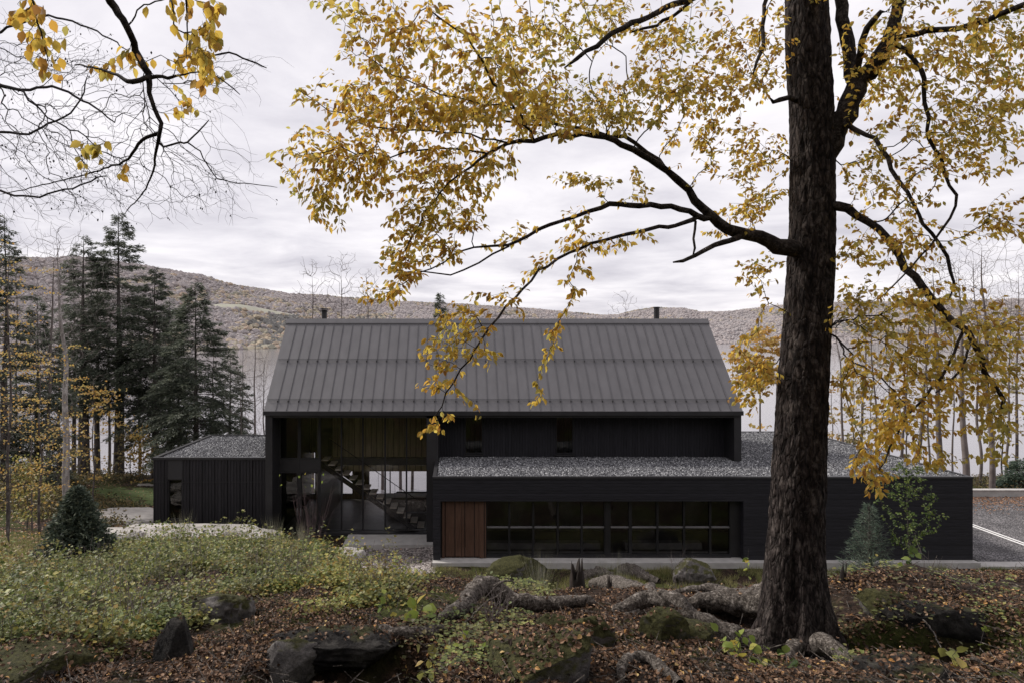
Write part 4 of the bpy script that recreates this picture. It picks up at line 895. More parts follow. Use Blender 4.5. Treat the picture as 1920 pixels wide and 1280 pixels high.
conifer('spruce_tree', 'small spruce tip showing above the roof ridge', 826, 700, 548, 60, 60, .1, trunk_r=.15, grp=None, dens=1.4)
conifer('spruce_tree', 'small dark pine at the right edge above the retaining wall', 1912, 915, 862, 45, 74, .02, 'pine', trunk_r=.06, grp=None, dens=3.2, spr=.32)

def bare_tree(name, label, px, base_py, top_py, Y, w, n=130, mat='baretwig', bark='baretwig', split=.35, tr_=None, grp=None, leaves=None, lean=0, r0=.006, crown=None, ln=1.0, lsize=.22, k=4):
    b0 = P(px, base_py, Y); b0[2] = float(H(b0[0], b0[1]))-.1; hh = EYE-(top_py-CY)/F*Y-b0[2]; W = w/F*Y/2
    o = thing(name, label, 'tree', b0, grp); tr_ = tr_ or hh*.011; S = Skel(); lx = lean/F*Y
    m = 7; q = np.array([(lx*(i/m)**1.3+.05*rng.normal()*(i > 0)*tr_*3, .3*rng.normal()*(i > 0)*.3, hh*.92*i/m, tr_*(1-i/m)**.8+.008) for i in range(m+1)]); S.line(q, .45); ntr = len(S.p)
    qq = rng.normal(size=(n, 3))*.5; c0 = crown or split
    t = c0+(1-c0)*rng.beta(1.4, 1.2, n); rr = W*np.sqrt(rng.random(n))*(.35+.65*np.sin(np.pi*np.clip((t-c0)/(1-c0), 0.05, .9)))
    a = rng.uniform(0, 2*np.pi, n); Tt = np.c_[lx*t**1.3+rr*np.cos(a), rr*np.sin(a), hh*t]
    S.grow(Tt, bf=.35, seg=.5, wob=.05, sag=-.12, bend=.25); S.radii(r0, 2.3, tr_*.45)
    SS = S
    tk = Skel(); tk.p = S.p[:ntr]; tk.par = S.par[:ntr]; tk.r = S.r[:ntr]; tk.path = S.path[:ntr]; tk.radii(.01)
    tk.mesh(8, 10, .02).build('trunk', M[bark], o, True)
    for i in range(ntr): S.R[i] = min(S.R[i], .015)
    S.mesh(k, 5, .05).build('branches', M[mat], o, True)
    if leaves:
        Pn, Dn = S.twigs(.02); kk_ = np.repeat(rng.integers(0, len(Pn), int(leaves[1])//16), 16); nn = len(kk_)
        V, f = inst(QL_V*[1.5, 1, 1], QL_F, Pn[kk_]+rng.normal(size=(nn, 3))*[.35*ln, .35*ln, .05*ln], norm(Dn[kk_]+rng.normal(size=(nn, 3))*.6-[0, 0, .4]), norm(np.array([0, 0, 1.])+rng.normal(size=(nn, 3))*.6), rng.uniform(.6, 1.2, nn)*lsize)
        mk('foliage', V, [f], M[leaves[0]], o, False)
    return o
# left side
bare_tree('birch_tree', 'pale-trunked bare tree forking high up in front of the dark hemlocks', 128, 925, 415, 36, 210, 260, 'baretwig', 'palebark', .38, .20, lean=-22, crown=.45)
bare_tree('bare_tree', 'leafless grey tree crown left of the tallest hemlock', 90, 905, 430, 46, 200, 300, lean=10, tr_=.14, crown=.4)
bare_tree('beech_sapling', 'young tree with layered yellow leaves at the left edge, tallest of its kind there', 15, 960, 425, 26, 190, 150, 'baretwig', 'greybark', .3, .06, grp=None, leaves=('yellowleaf', 800), crown=.35, lsize=.10, r0=.003)
bare_tree('beech_sapling', 'young tree with orange-yellow leaf layers in front of the hemlock trunks', 75, 960, 640, 27, 210, 120, 'baretwig', 'greybark', .2, .05, leaves=('yellowleaf', 1500), crown=.25, lsize=.10, r0=.003)
bare_tree('beech_sapling', 'sapling with sparse yellow leaves beside the thick hemlock trunks', 175, 915, 690, 38, 100, 60, 'baretwig', 'greybark', .2, .04, leaves=('yellowleaf', 700), crown=.25, lsize=.15)
bare_tree('beech_sapling', 'small orange-leaved sapling at the corner of the left wing', 268, 890, 800, 50, 60, 50, 'baretwig', 'greybark', .1, .03, leaves=('yellowleaf', 700), crown=.2, lsize=.2)
bare_tree('bare_sapling', 'thin dark sapling with a straight stem at the far left', 18, 1028, 860, 22, 40, 24, 'baretwig', 'greybark', .3, .025, r0=.003)
bare_tree('bare_sapling', 'thin grey sapling with spreading twigs left of the young spruce', 60, 950, 740, 30, 170, 90, 'baretwig', 'baretwig', .3, .03, r0=.003)
bare_tree('beech_sapling', 'low yellow-green bush-like sapling behind the young spruce', 50, 930, 855, 30, 100, 60, 'baretwig', 'greybark', .1, .02, leaves=('fernwarm', 1200), crown=.1, lsize=.12, r0=.003)
for px, ty, Y, w, lb in ((30, 470, 58, 130, 'hazy leafless crown far left behind the yellow saplings'), (112, 450, 60, 120, 'hazy leafless crown just left of the thick hemlock trunks'), (205, 520, 62, 110, 'grey leafless tree glimpsed between the two thickest hemlocks'), (262, 520, 61, 120, 'grey leafless tree between the tallest hemlock and the left wing'), (335, 590, 62, 110, 'low leafless tree behind the left wing roof'), (400, 620, 61, 100, 'low leafless tree over the far corner of the left wing roof')):
    bare_tree('bare_tree', lb, px, 890, ty, Y, w, 260, tr_=.13, crown=.15, r0=.009)
for px, ty, Y, w, lb in ((120, 760, 47, 130, 'low pale-leaved bush among the hemlock trunks'), (245, 800, 52, 90, 'thin pale-leaved bush at the foot of the tallest hemlock'), (325, 790, 56, 70, 'faint yellow bush behind the left wing')):
    bare_tree('beech_sapling', lb, px, 890, ty, Y, w, 70, 'baretwig', 'greybark', .1, .03, leaves=('paleleaf', 500), crown=.12, lsize=.2)
# seen through the house
for x in (-5.6, -4.4, -3.3, -2.6):
    g = (x*1.35, 56, 0); bare_tree('bare_tree', {-5.6: 'thin trunk seen through the house left of the stairs', -4.4: 'thin trunk seen through the glazing above the stairs', -3.3: 'trunk seen through the glazing above the sofa', -2.6: 'trunk seen through the glazing next to the fin wall'}[x], CX+F*g[0]/56, 900, 640, 56, 40, 30, tr_=.13, crown=.6)
# between hemlocks and gable
bare_tree('bare_tree', 'dense grey leafless bush-like tree rising beside the left gable edge', 478, 850, 600, 46, 110, 260, tr_=.09, crown=.15)
bare_tree('bare_tree', 'bushy grey leafless tree low against the left gable edge', 495, 850, 655, 48, 90, 320, tr_=.07, crown=.08)
bare_tree('bare_tree', 'broad grey leafless tree between the pointed hemlock and the gable', 455, 850, 640, 58, 110, 320, tr_=.09, crown=.12)
bare_tree('bare_tree', 'slender grey leafless tree in front of the lake left of the gable', 452, 850, 690, 50, 70, 120, tr_=.06, crown=.2)
# behind the roof
for px, tp_, w, lb in ((585, 482, 90, 'leftmost'), (640, 472, 110, 'tallest'), (690, 500, 80, 'rightmost')):
    bare_tree('bare_tree', f'{lb} of the three grey leafless crowns above the left half of the ridge', px, 800, tp_, 50, w, 230, mat='baretwig', tr_=.12, crown=.62, grp='leafless crowns above the roof', r0=.008)
bare_tree('bare_tree', 'small leafless crown above the right half of the ridge', 1172, 800, 544, 62, 80, 120, tr_=.1, crown=.75, r0=.008)
bare_tree('bare_tree', 'faint low leafless crown above the middle of the ridge', 930, 800, 568, 60, 150, 120, tr_=.1, crown=.78, r0=.008)
# right side
bare_tree('maple_tree', 'golden tree at the lake edge between the gable and the big trunk', 1425, 800, 612, 60, 100, 120, 'baretwig', 'greybark', .3, .1, leaves=('yellowleaf', 1500), crown=.55, lsize=.4)
bare_tree('maple_tree', 'smaller golden shrub-like tree low over the water left of the big trunk', 1375, 780, 655, 62, 50, 50, 'baretwig', 'greybark', .3, .06, leaves=('yellowleaf', 420), crown=.6, lsize=.3)
rt = [(1582,905,560,50,60,.10,'thin bare tree just right of the big trunk'),(1612,905,520,54,80,.12,'bare grey tree with a fork, second right of the big trunk'),(1650,910,540,48,70,.09,'thin bare tree behind the drooping leafy branch'),
 (1690,912,500,56,90,.12,'bare grey tree above the sloping roof edge'),(1722,912,560,47,50,.16,'straight grey trunk above the middle of the sloping roof edge'),(1745,915,520,55,60,.08,'very thin bare tree right of the straight grey trunk'),
 (1764,915,470,46,110,.21,'thickest grey trunk standing over the corner of the garage wing'),(1787,915,560,52,50,.07,'wispy bare tree right of the thickest grey trunk'),(1812,916,480,44,120,.22,'tall thick grey trunk nearest the end of the garage wing'),
 (1838,917,450,48,100,.10,'slim bare tree behind the start of the retaining wall'),(1860,917,420,44,200,.18,'tall bare tree with a wide fine crown at the right edge'),(1886,917,520,50,80,.09,'thin bare tree above the retaining wall by the green pine'),(1905,917,480,56,110,.12,'bare tree at the far right edge'),
 (1668,910,600,60,40,.06,'short wispy bare tree behind the roof slope'),(1630,908,640,60,50,.05,'low bare sapling near the water right of the big trunk')]
for px, by, ty, Y, w, r, lb in rt:
    bare_tree('bare_tree', lb, px, by, ty, Y, w*1.3, int(150+w*1.8), tr_=r, crown=.42, grp='bare trees between the driveway and the lake', r0=.006, lean=rng.uniform(-26, 26))
for px, by, ty, Y, w, n, lb in ((1600, 880, 690, 52, 110, 700, 'sapling with sparse rust-yellow leaves right of the big trunk'), (1700, 890, 640, 58, 160, 1000, 'hazy orange-leaved tree beyond the sloping roof edge'), (1880, 905, 680, 56, 130, 700, 'orange-leaved tree behind the retaining wall'), (1560,870,700,60,90,500,'pinkish brown leafy tree at the shore hidden half by the big trunk')):
    bare_tree('maple_tree', lb, px, by, ty, Y, w, 90, 'baretwig', 'greybark', .2, .06, leaves=('paleleaf' if n > 600 else 'yellowleaf', n), crown=.3, lsize=.28)

# ============================================================ young plants round the house
def young_spruce(name, label, px, Y, top_py, w, mat, dens, droop, sl_, grp=None, wid=.16, seedz=None):
    g = ground_pt(px, Y, -.05); hh = EYE-(top_py-CY)/F*Y-g[2]; W = w/F*Y/2; o = thing(name, label, 'tree', g, grp)
    MB().tube([(0, 0, 0), (.02, 0, hh*.5), (0, 0, hh)], [hh*.03, hh*.018, .006], 8).build('trunk', M['greybark'], o, True)
    Pp, Dd = [], []; mb = MB(); nb = int(dens)
    for i in range(nb):
        t = (i+.5)/nb; z = hh*(.04+.95*t); lnn = W*(1-t)**.8*rng.uniform(.75, 1.1)+.06; a = i*2.39996+rng.normal()*.2; c, s = math.cos(a), math.sin(a); u = np.linspace(0, 1, 5)
        pts = np.c_[c*lnn*u, s*lnn*u, z+lnn*(droop*u+.15*u**2)]; mb.tube(pts, np.linspace(.012, .003, 5), 4, cap=False)
        k = int(70*lnn/sl_*.12)+8; uu = rng.uniform(.1, 1, k); b_ = np.stack([np.interp(uu, u, pts[:, j]) for j in range(3)], -1)
        sd = rng.normal(size=(k, 3))*.2*lnn*(1.1-uu)[:, None]*[1, 1, .4]; Pp.append(b_+sd); Dd.append(norm(np.array([c, s, .25])*.9+rng.normal(size=(k, 3))*.5))
    mb.build('branches', M['greybark'], o, True); pos, d = np.vstack(Pp), np.vstack(Dd); n = len(pos)
    V, f = inst(QL_V, QL_F, pos, d, rdir(n), rng.uniform(.6, 1.2, n)*sl_, rng.uniform(.6, 1.2, n)*sl_*wid*2); mk('foliage', V, [f], M[mat], o, False); return o
young_spruce('spruce_tree', 'bushy dark green young spruce standing alone on the slope at left', 145, 17.5, 912, 138, 'spruce', 420, -.02, .12, wid=.3)
young_spruce('pine_sapling', 'young blue-green pine with long needles in front of the garage wall', 1630, 21, 945, 125, 'pine', 240, .45, .18, wid=.06)
def sapling(name, label, px, Y, top_py, w, crown0, leafmat_, n, size, tr_=.012, twigs=40, grp=None, bare=False, mat='greybark', r0=.002, cat='sapling'):
    g = ground_pt(px, Y, -.04); hh = max(EYE-(top_py-CY)/F*Y-g[2], .22); W = w/F*Y/2; o = thing(name, label, cat, g, grp); S = Skel()
    S.line([(0, 0, 0, tr_), (.03, 0, hh*.4, tr_*.8), (-.02, .02, hh*.75, tr_*.5), (0, 0, hh*.97, .003)], .08); t = crown0+(1-crown0)*rng.random(twigs); a = rng.uniform(0, 6.28, twigs); r = W*np.sqrt(rng.random(twigs))*(.3+.7*np.sin(np.pi*np.clip((t-crown0)/(1-crown0), .1, .9)))
    S.grow(np.c_[r*np.cos(a), r*np.sin(a), hh*t], bf=.3, seg=.08, wob=.006, sag=-.15); S.radii(r0, 2.4, tr_*.6); S.mesh(5, 6, .01).build('stem', M[mat], o, True)
    if not bare:
        Pn, Dn = S.twigs(9.); q_ = (Pn[:, 2] > hh*crown0*.9) & (np.hypot(Pn[:, 0], Pn[:, 1]) > .02); Pn, Dn = Pn[q_], Dn[q_]; k = rng.integers(0, len(Pn), n)
        V, f = inst(LEAF_V*[1.3, 1, 1], LEAF_F, Pn[k]+rng.normal(size=(n, 3))*.02, norm(Dn[k]*.6+rng.normal(size=(n, 3))*.5-[0, 0, .5]), norm(np.array([0, -.3, 1.])+rng.normal(size=(n, 3))*.5), rng.uniform(.7, 1.2, n)*size); mk('foliage', V, [f], M[leafmat_], o, True)
    return o
sapling('maple_sapling', 'young tree with dark green leaves beside the pine, against the garage wall', 1703, 20.5, 868, 118, .5, 'greenleaf', 1500, .075, .02, 170)
sapling('maple_sapling', 'tiny green sapling in the gravel before the tall glazing', 742, 24, 1018, 40, .45, 'limeleaf', 22, .14, .008, 9)
sapling('maple_sapling', 'thin green seedling at the foot of the black wall just left of the big trunk', 1404, 17, 1022, 24, .5, 'limeleaf', 10, .13, .006, 5)
sapling('maple_sapling', 'little drooping green sapling on the leaf-covered mound', 1708, 12, 1012, 34, .45, 'greenleaf', 16, .13, .006, 6)
sapling('maple_sapling', 'low lime-green sapling at the left end of the leaf-covered mound', 1695, 13, 1030, 26, .3, 'limeleaf', 14, .11, .006, 5)
sapling('maple_sapling', 'broad green maple seedling among the leaves left of the long root', 787, 6.4, 1108, 70, .35, 'limeleaf', 13, .125, .004, 7)
sapling('maple_sapling', 'yellow-green maple seedling left of the broad green one', 728, 6.8, 1108, 40, .35, 'limeleaf', 8, .08, .004, 5)
sapling('maple_sapling', 'yellow-leaved seedling at the bottom below the long root', 815, 5.1, 1205, 80, .4, 'fernwarm', 8, .085, .004, 6)
sapling('maple_sapling', 'green and yellow seedling at the bottom right of the tangle of twigs', 880, 5.0, 1180, 110, .3, 'limeleaf', 13, .065, .004, 12)
sapling('maple_sapling', 'cluster of green maple leaves at the foot of the big trunk', 1388, 5.3, 1196, 110, .3, 'limeleaf', 34, .085, .005, 16)
sapling('maple_sapling', 'small low green seedling right in front of the big trunk base', 1490, 5.0, 1212, 70, .3, 'greenleaf', 14, .07, .004, 9)
sapling('maple_sapling', 'seedling with few drooping leaves over the dark hollow at right', 1845, 5.6, 1172, 60, .5, 'limeleaf', 9, .085, .004, 5)
sapling('maple_sapling', 'flat green and orange seedling below the right hollow', 1795, 4.8, 1215, 90, .3, 'fernwarm', 12, .09, .004, 8)
def shrub(name, label, px, Y, top_py, w, n, mat='darktwig', tr_=.008, cat='shrub'):
    g = ground_pt(px, Y, -.03); hh = max(EYE-(top_py-CY)/F*Y-g[2], .25); W = w/F*Y/2; o = thing(name, label, cat, g); mb = MB()
    for i in range(n):
        a = rng.uniform(0, 6.28); r = W*math.sqrt(rng.random()); h_ = hh*rng.uniform(.5, 1); m = 7; u = np.linspace(0, 1, m)
        pts = np.c_[r*math.cos(a)*u**.8, r*math.sin(a)*u**.8, h_*u]+rng.normal(size=(m, 3))*.015; mb.tube(pts, np.linspace(tr_, .002, m), 4)
        for _ in range(4):
            k = rng.integers(2, m-1); e = pts[k]+np.array([rng.normal()*.12, rng.normal()*.12, rng.uniform(.1, .35)]); mb.tube([pts[k], (pts[k]+e)/2+rng.normal(size=3)*.01, e], [.003, .0025, .0015], 4)
    mb.build('stems', M[mat], o, True); return o, g, hh
M['redtwig'] = noisy('reddish twigs', [(.3, (.07, .045, .05)), (.7, (.15, .10, .10))], 4, .9, 0)
o, g, hh = shrub('dogwood_shrub', 'upright bare reddish shrub in front of the glass doors', 583, 26.5, 892, 92, 34, 'redtwig', .0045)
V, f = inst(LEAF_V*[1.4, 1, 1], LEAF_F, np.array([(rng.normal()*.5, rng.normal()*.2, hh*rng.uniform(.9, 1.06)) for _ in range(10)]), rdir(10), rdir(10), .13); mk('foliage', V, [f], M['limeleaf'], o, True)
shrub('bare_twigs', 'tangle of thin dead twigs leaning over the hollow under the arched root', 925, 6.2, 1100, 120, 9, 'baretwig', .0025, 'twigs')
shrub('bare_twigs', 'dry seed stalks standing in front of the right-hand windows', 1280, 24, 1008, 60, 12, 'baretwig', .006, 'twigs')
shrub('bare_twigs', 'wispy dry stalks at the garage corner on the mound', 1752, 14, 1020, 60, 14, 'baretwig', .004, 'twigs')
def blades(n, cx, cy, rx, ry, hgt, w, lean=.35):
    a = rng.uniform(0, 6.28, n); r = np.sqrt(rng.random(n)); x = cx+rx*r*np.cos(a); y = cy+ry*r*np.sin(a)
    p = np.c_[x, y, H(x, y)-.02]; d = norm(np.c_[rng.normal(size=(n, 2))*lean, np.ones(n)]); return inst(BL_V, BL_F, p, d, rdir(n), rng.uniform(.5, 1.1, n)*hgt, np.full(n, w))
for px, Y, tpy, lb in ((343, 27, 955, 'feathery grass tuft in front of the left wing, nearest its narrow window'), (432, 27, 968, 'thin feathery grass tuft in front of the middle of the left wing'), (512, 25.5, 965, 'grass tuft in front of the gable corner'), (566, 24.5, 975, 'yellowish grass tuft just left of the pale boulder'), (316, 26, 995, 'low grass tuft on the pale rock edge'), (1010, 24.5, 1020, 'dry grass tuft in front of the second window bay'), (1155, 24, 1030, 'low grass tuft in front of the middle of the glazing'), (1500, 24, 1030, 'grass tuft behind the base of the big trunk')):
    g = ground_pt(px, Y); hh = EYE-(tpy-CY)/F*Y-g[2]; o = thing('grass_tuft', lb, 'grass tuft', g, 'grass tufts along the house')
    V, f = blades(150, g[0], g[1], .18, .18, max(hh, .4), .012, .2); mk('blades', V, [f], M['drygrass'], o, False, origin=None).location = (-g[0], -g[1], -g[2])

# ============================================================ ground cover (uncountable)
def field(n, Ya, Yb, pa, pb, poly=None, keep=None):
    Y = np.exp(rng.uniform(math.log(Ya), math.log(Yb), n)); px = rng.uniform(pa, pb, n); x = (px-CX)/F*Y; z = H(x, Y); p = np.c_[x, Y, z]; u, v_ = pix(p)
    k = np.ones(n, bool)
    if poly is not None: k &= inpoly(u+14*rng.normal(size=n), v_+6*rng.normal(size=n), poly)
    if keep is not None: k &= keep(x, Y)
    return p[k]
def nohouse(x, y): return ~((y > 28.6) & (x > -1.1)) & ~((y > 32) & (x > -15))
RS = 1.0
pl = field(26000, 13, 60, -150, 760, keep=nohouse); n = len(pl)
pl2 = np.c_[rng.uniform(22.9, 45, 6000), 41.7-np.abs(rng.normal(size=6000))*1.5, np.full(6000, -.33)]; pl = np.vstack([pl, pl2]); n = len(pl)
V, f = inst(QL_V*[1.2, 1, 1], QL_F, pl+np.array([0, 0, .02]), rng.normal(size=(n, 3))*[1, 1, .3], norm(np.array([0, 0, 1.])+rng.normal(size=(n, 3))*.3), rng.uniform(.07, .13, n))
tag(mk('leaf_litter', V, [f], leafmat('far litter', [(0, (.12, .06, .035)), (.5, (.27, .15, .09)), (1, (.4, .22, .12))], .1), None, False), 'rust-coloured fallen leaves in drifts beyond the slope and by the retaining wall', 'leaf litter', kind='stuff')
# brambles and ferns: polygon of the slope left of centre (as it lies on the terrain)
slope = [(-200,1075),(60,1075),(180,1040),(330,1000),(470,985),(560,1000),(690,1035),(780,1075),(760,1120),(690,1140),(560,1150),(470,1120),(350,1125),(380,1180),(300,1260),(-200,1250)]
pf = field(17000, 5.2, 26, -200, 850, slope); u, v_ = pix(pf)
den = fbm(pf[:, 0]*.5, pf[:, 1]*.5, 5, 3, 33); kp = den > -.12-.7*(v_ < 1070); pf = pf[kp]; n = len(pf); per = 20
hgt = rng.uniform(.06, .40, n)*(.6+1.2*(rng.random(n) < .12))*(1+.8*fbm(pf[:, 0]*.9, pf[:, 1]*.9, 1, 2, 71)); c = np.repeat(pf, per, 0); q = rdir(n*per); q[:, 2] = np.abs(q[:, 2]); rr_ = np.repeat(.13+.009*pf[:, 1], per)
pos = c+np.c_[q[:, :2]*rr_[:, None]*rng.uniform(.3, 1, (n*per, 1)), np.repeat(hgt, per)*(.35+.65*q[:, 2])]
sz = rng.uniform(.45, 1.1, n*per)*(.020+.0021*c[:, 1]); warm = fbm(pos[:, 0]*.35, pos[:, 1]*.35, 0, 2, 44)+rng.normal(size=len(pos))*.45+np.clip((1090-pix(pos)[1])/60, 0, 1)*.3-.25
dr = norm(np.c_[q[:, :2]*.9+rng.normal(size=(n*per, 2))*.4, rng.normal(size=n*per)*.3-.1]); nn = norm(np.array([0, 0, 1.])+rng.normal(size=(n*per, 3))*.4)
for nm, k, lb in (('ferns_and_brambles', warm < .15, 'dense green ferns and brambles covering the left slope'), ('yellowing_brambles', warm >= .15, 'yellow and olive bramble leaves mixed through the left slope')):
    V, f = inst(QL_V*[1.7, 1, 1], QL_F, pos[k], dr[k], nn[k], sz[k]*1.5); tag(mk(nm, V, [f], M['fern' if nm[0] == 'f' else 'fernwarm'], None, False), lb, 'ground cover', kind='stuff')
ps = pf[rng.random(len(pf)) < .22]; n = len(ps); tv = np.array([(-.5, 0, 0), (.5, 0, 0), (0, 0, .8), (-.2, 1, 0), (.2, 1, 0), (0, 1, .3)]); tf = np.array([(0, 1, 4, 3), (1, 2, 5, 4), (2, 0, 3, 5)])
V, f = inst(tv, tf, ps, norm(np.c_[rng.normal(size=(n, 2))*.5, np.ones(n)]), rdir(n), rng.uniform(.25, .75, n), .004+.0004*ps[:, 1])
tag(mk('dry_stems', V, [f], M['baretwig'], None, False), 'dry stems standing among the brambles on the left slope', 'stems', kind='stuff')
# stray greenery right of centre and on the mound
pf = np.vstack([field(260, 4.4, 6.5, 700, 1000, [(780,1130),(1000,1160),(1000,1290),(700,1290)]), field(160, 5, 8.5, 1560, 1950), field(120, 7.5, 9.5, 900, 1030), field(700, 14, 22, 1600, 1950)]); n = len(pf); per = 9
c = np.repeat(pf, per, 0); q = rdir(n*per); pos = c+q*[.08, .08, .05]+[0, 0, .07]; V, f = inst(QL_V*[1.7, 1, 1], QL_F, pos, q*[1, 1, .3], norm(np.array([0, 0, 1.])+q*.4), rng.uniform(.02, .05, n*per)*(.6+.06*c[:, 1]))
tag(mk('undergrowth', V, [f], M['fern'], None, False), 'low scattered green undergrowth around the roots and the right mound', 'ground cover', kind='stuff')
# long grass between the crest and the concrete apron, and at the left edge
x = rng.uniform(-1.2, 26, 52000); y = 28.55-np.abs(rng.normal(size=52000))*2.2; k = fbm(x*.7, y*.7, 0, 3, 55) > -.35; x, y = x[k], y[k]; n = len(x)
p = np.c_[x, y, H(x, y)-.03]
p2 = field(26000, 13, 30, -150, 620, [(-200,1040),(60,1000),(200,985),(300,1010),(480,985),(620,1010),(700,1060),(560,1060),(300,1060),(60,1100),(-200,1120)]); p = np.vstack([p, p2]); n = len(p)
V, f = inst(BL_V, BL_F, p, norm(np.c_[rng.normal(size=(n, 2))*.35, np.ones(n)]), rdir(n), rng.uniform(.12, .42, n)*(.7+.5*fbm(p[:, 0], p[:, 1], 1, 2, 57)), np.full(n, .014))
tag(mk('long_grass', V, [f], M['grass'], None, False), 'pale green long grass along the foot of the house and on the slope', 'grass', kind='stuff')
# lake-shore and wood-edge brush at left and right
ps = np.vstack([field(5200, 34, 60, -150, 270, keep=lambda x, y: x < -17), np.c_[rng.uniform(24, 60, 1800), rng.uniform(43, 56, 1800), np.zeros(1800)]]); ps[:, 2] = H(ps[:, 0], ps[:, 1]); k = ~inpoly(ps[:, 0], ps[:, 1], [(-26,44),(-17,40),(-13,38),(-13,54),(-20,54),(-26,50)]); ps = ps[k]; n = len(ps); per = 7
c = np.repeat(ps, per, 0); V, f = inst(QL_V*[.9, 1, 1], QL_F, c+rng.normal(size=(n*per, 3))*[.3, .3, .15]+[0, 0, .2], norm(rng.normal(size=(n*per, 3))*[1, 1, .5]+[0, 0, .3]), rdir(n*per), rng.uniform(.08, .22, n*per))
tag(mk('brush', V, [f], leafmat('brush', [(0, (.04, .045, .02)), (.5, (.10, .09, .045)), (.8, (.2, .14, .07)), (1, (.3, .24, .08))], .3), None, False), 'low brown and green brush under the trees by the shore', 'ground cover', kind='stuff')

# ============================================================ rocks, stumps, small things
def rock(label, px, Y, w, h, mat='rock', dz=0., py=None, sy=.8, seed=0, name='boulder', rot=0., flatk=1., freq=1.3, amp=.22, cat='rock', grp=None, sub=5):
    """w,h in photo pixels at distance Y; py of centre comes from the ground"""
    if py: Y = ray_ground(px, py+h*.15)
    g = ground_pt(px, Y); W, Hh = w/F*Y/2, h/F*Y/2; bm = __import__('bmesh').new(); __import__('bmesh').ops.create_icosphere(bm, subdivisions=sub, radius=1)
    v = np.array([q.co[:] for q in bm.verts]); fcs = np.array([[q.index for q in f_.verts] for f_ in bm.faces]); bm.free()
    n1 = fbm(v[:, 0]*freq+seed*7, v[:, 1]*freq, v[:, 2]*freq, 4, seed); fl_ = np.sign(v)*np.abs(v)**.8
    v = fl_*(1+amp*n1+.05*(1-np.abs(fbm(v[:, 0]*4+seed, v[:, 1]*4, v[:, 2]*4, 4, seed+3))*2))[:, None]
    rs_ = np.random.default_rng(seed+100)
    if name == 'boulder':
        for _ in range(15):
            pn = norm(rs_.normal(size=3)); dd_ = rs_.uniform(.62, .88); e = v@pn-dd_; v = v-np.clip(e, 0, None)[:, None]*pn*.92
        v = v*(1+.035*fbm(v[:, 0]*7, v[:, 1]*7, v[:, 2]*7+seed, 4, seed+9))[:, None]
    c, s = math.cos(rot), math.sin(rot); v = v*[W*1.12, W*sy*1.12, Hh*1.1]; v = np.c_[v[:, 0]*c-v[:, 2]*s, v[:, 1], v[:, 0]*s+v[:, 2]*c]
    o = mk(name, v, [fcs], M[mat], None, True); o.location = (g[0], g[1], g[2]+dz*Hh); return tag(o, label, cat, grp)
rock('grey lichen-covered boulder sticking out of the slope below the brambles', 400, 7.2, 130, 90, dz=.25, seed=1, rot=.1, py=1150)
rock('tall dark boulder at the left of the bottom hollow', 330, 5.9, 80, 110, 'darkrock', dz=.2, seed=2, py=1220)
rock('pale cracked rock face at the left end of the dark hollow', 530, 5.0, 110, 130, 'rock', dz=.1, seed=3, rot=-.4, py=1250)
rock('dark mossy-topped ledge over the hollow at bottom centre-left', 640, 5.75, 260, 70, 'darkrock', dz=.05, seed=4, sy=.4, py=1200)
rock('moss-topped rock in the bottom left corner', 60, 5.3, 260, 90, 'mossrock', dz=.1, seed=5, py=1245)
rock('black rock deep in the shaded hollow', 700, 4.7, 230, 110, 'darkrock', dz=-.4, seed=6)
rock('big moss-covered boulder at the bottom centre', 1020, 4.7, 230, 110, 'mossrock', dz=.35, seed=7, rot=.25, py=1245)
rock('grey rock leaning on the big mossy boulder', 1110, 5.2, 100, 100, 'mossrock', dz=.2, seed=8, py=1195)
rock('rounded mossy boulder under the looping root', 1245, 6.3, 80, 84, 'mossrock', dz=.3, seed=9, py=1178)
rock('smaller mossy boulder wedged beside the looping root', 1300, 6.2, 80, 60, 'mossrock', dz=.2, seed=10, py=1190)
rock('mossy yellow-green mound at the crest left of the stump', 962, 9.0, 110, 66, 'mossrock', dz=.35, seed=11, sy=.6, py=1083)
rock('angular grey boulder on the crest left of the big trunk', 1300, 8.8, 78, 58, 'rock', dz=.5, seed=12, sy=.6, py=1085)
rock('small dark mossy rock below the long root', 1035, 6.3, 60, 44, 'mossrock', dz=.3, seed=13, py=1172)
rock('dark rock wall under the leaf-covered mound at right', 1735, 6.35, 240, 105, 'darkrock', dz=-.35, seed=14, sy=.3)
rock('mossy shoulder of the right-hand mound', 1665, 6.6, 90, 46, 'mossrock', dz=.2, seed=15, py=1135)
rock('rounded pale rock at the right edge beside the kerb', 1900, 13, 90, 30, 'granite', dz=.1, seed=16)
rock('flat dark rock at the bottom right corner', 1720, 4.6, 170, 50, 'darkrock', dz=.1, seed=17, py=1262)
rock('low pale rock beside the big trunk on the mound crest', 1610, 9, 60, 22, 'rock', dz=.4, seed=18)
rock('pale flat-topped boulder at the end of the tall glazing', 618, 25.5, 115, 54, 'granite', dz=.25, seed=20, amp=.15)
rock('small half-buried stone below the young spruce', 172, 14, 36, 14, 'granite', dz=.3, seed=21)
rock('small pale stone behind the crest in front of the porch', 700, 24, 60, 16, 'granite', dz=.2, seed=22)
rock('lone pale stone at the right of the gravel bed', 795, 26, 34, 18, 'granite', dz=.2, seed=23)
for a in (('long pale granite outcrop in front of the left wing', 345, 29.5, 290, 30, .2, 24), ('pale granite outcrop at the left corner of the left wing', 235, 37, 170, 34, .2, 25), ('pale granite hump behind the young spruce', 205, 29, 110, 26, .3, 26), ('low granite outcrop nearer the gable corner', 470, 27.5, 120, 24, .1, 27)):
    rock(a[0], a[1], a[2], a[3], a[4], 'granite', dz=a[5], seed=a[6], amp=.14, sy=.55, name='rock_outcrop', freq=1.)
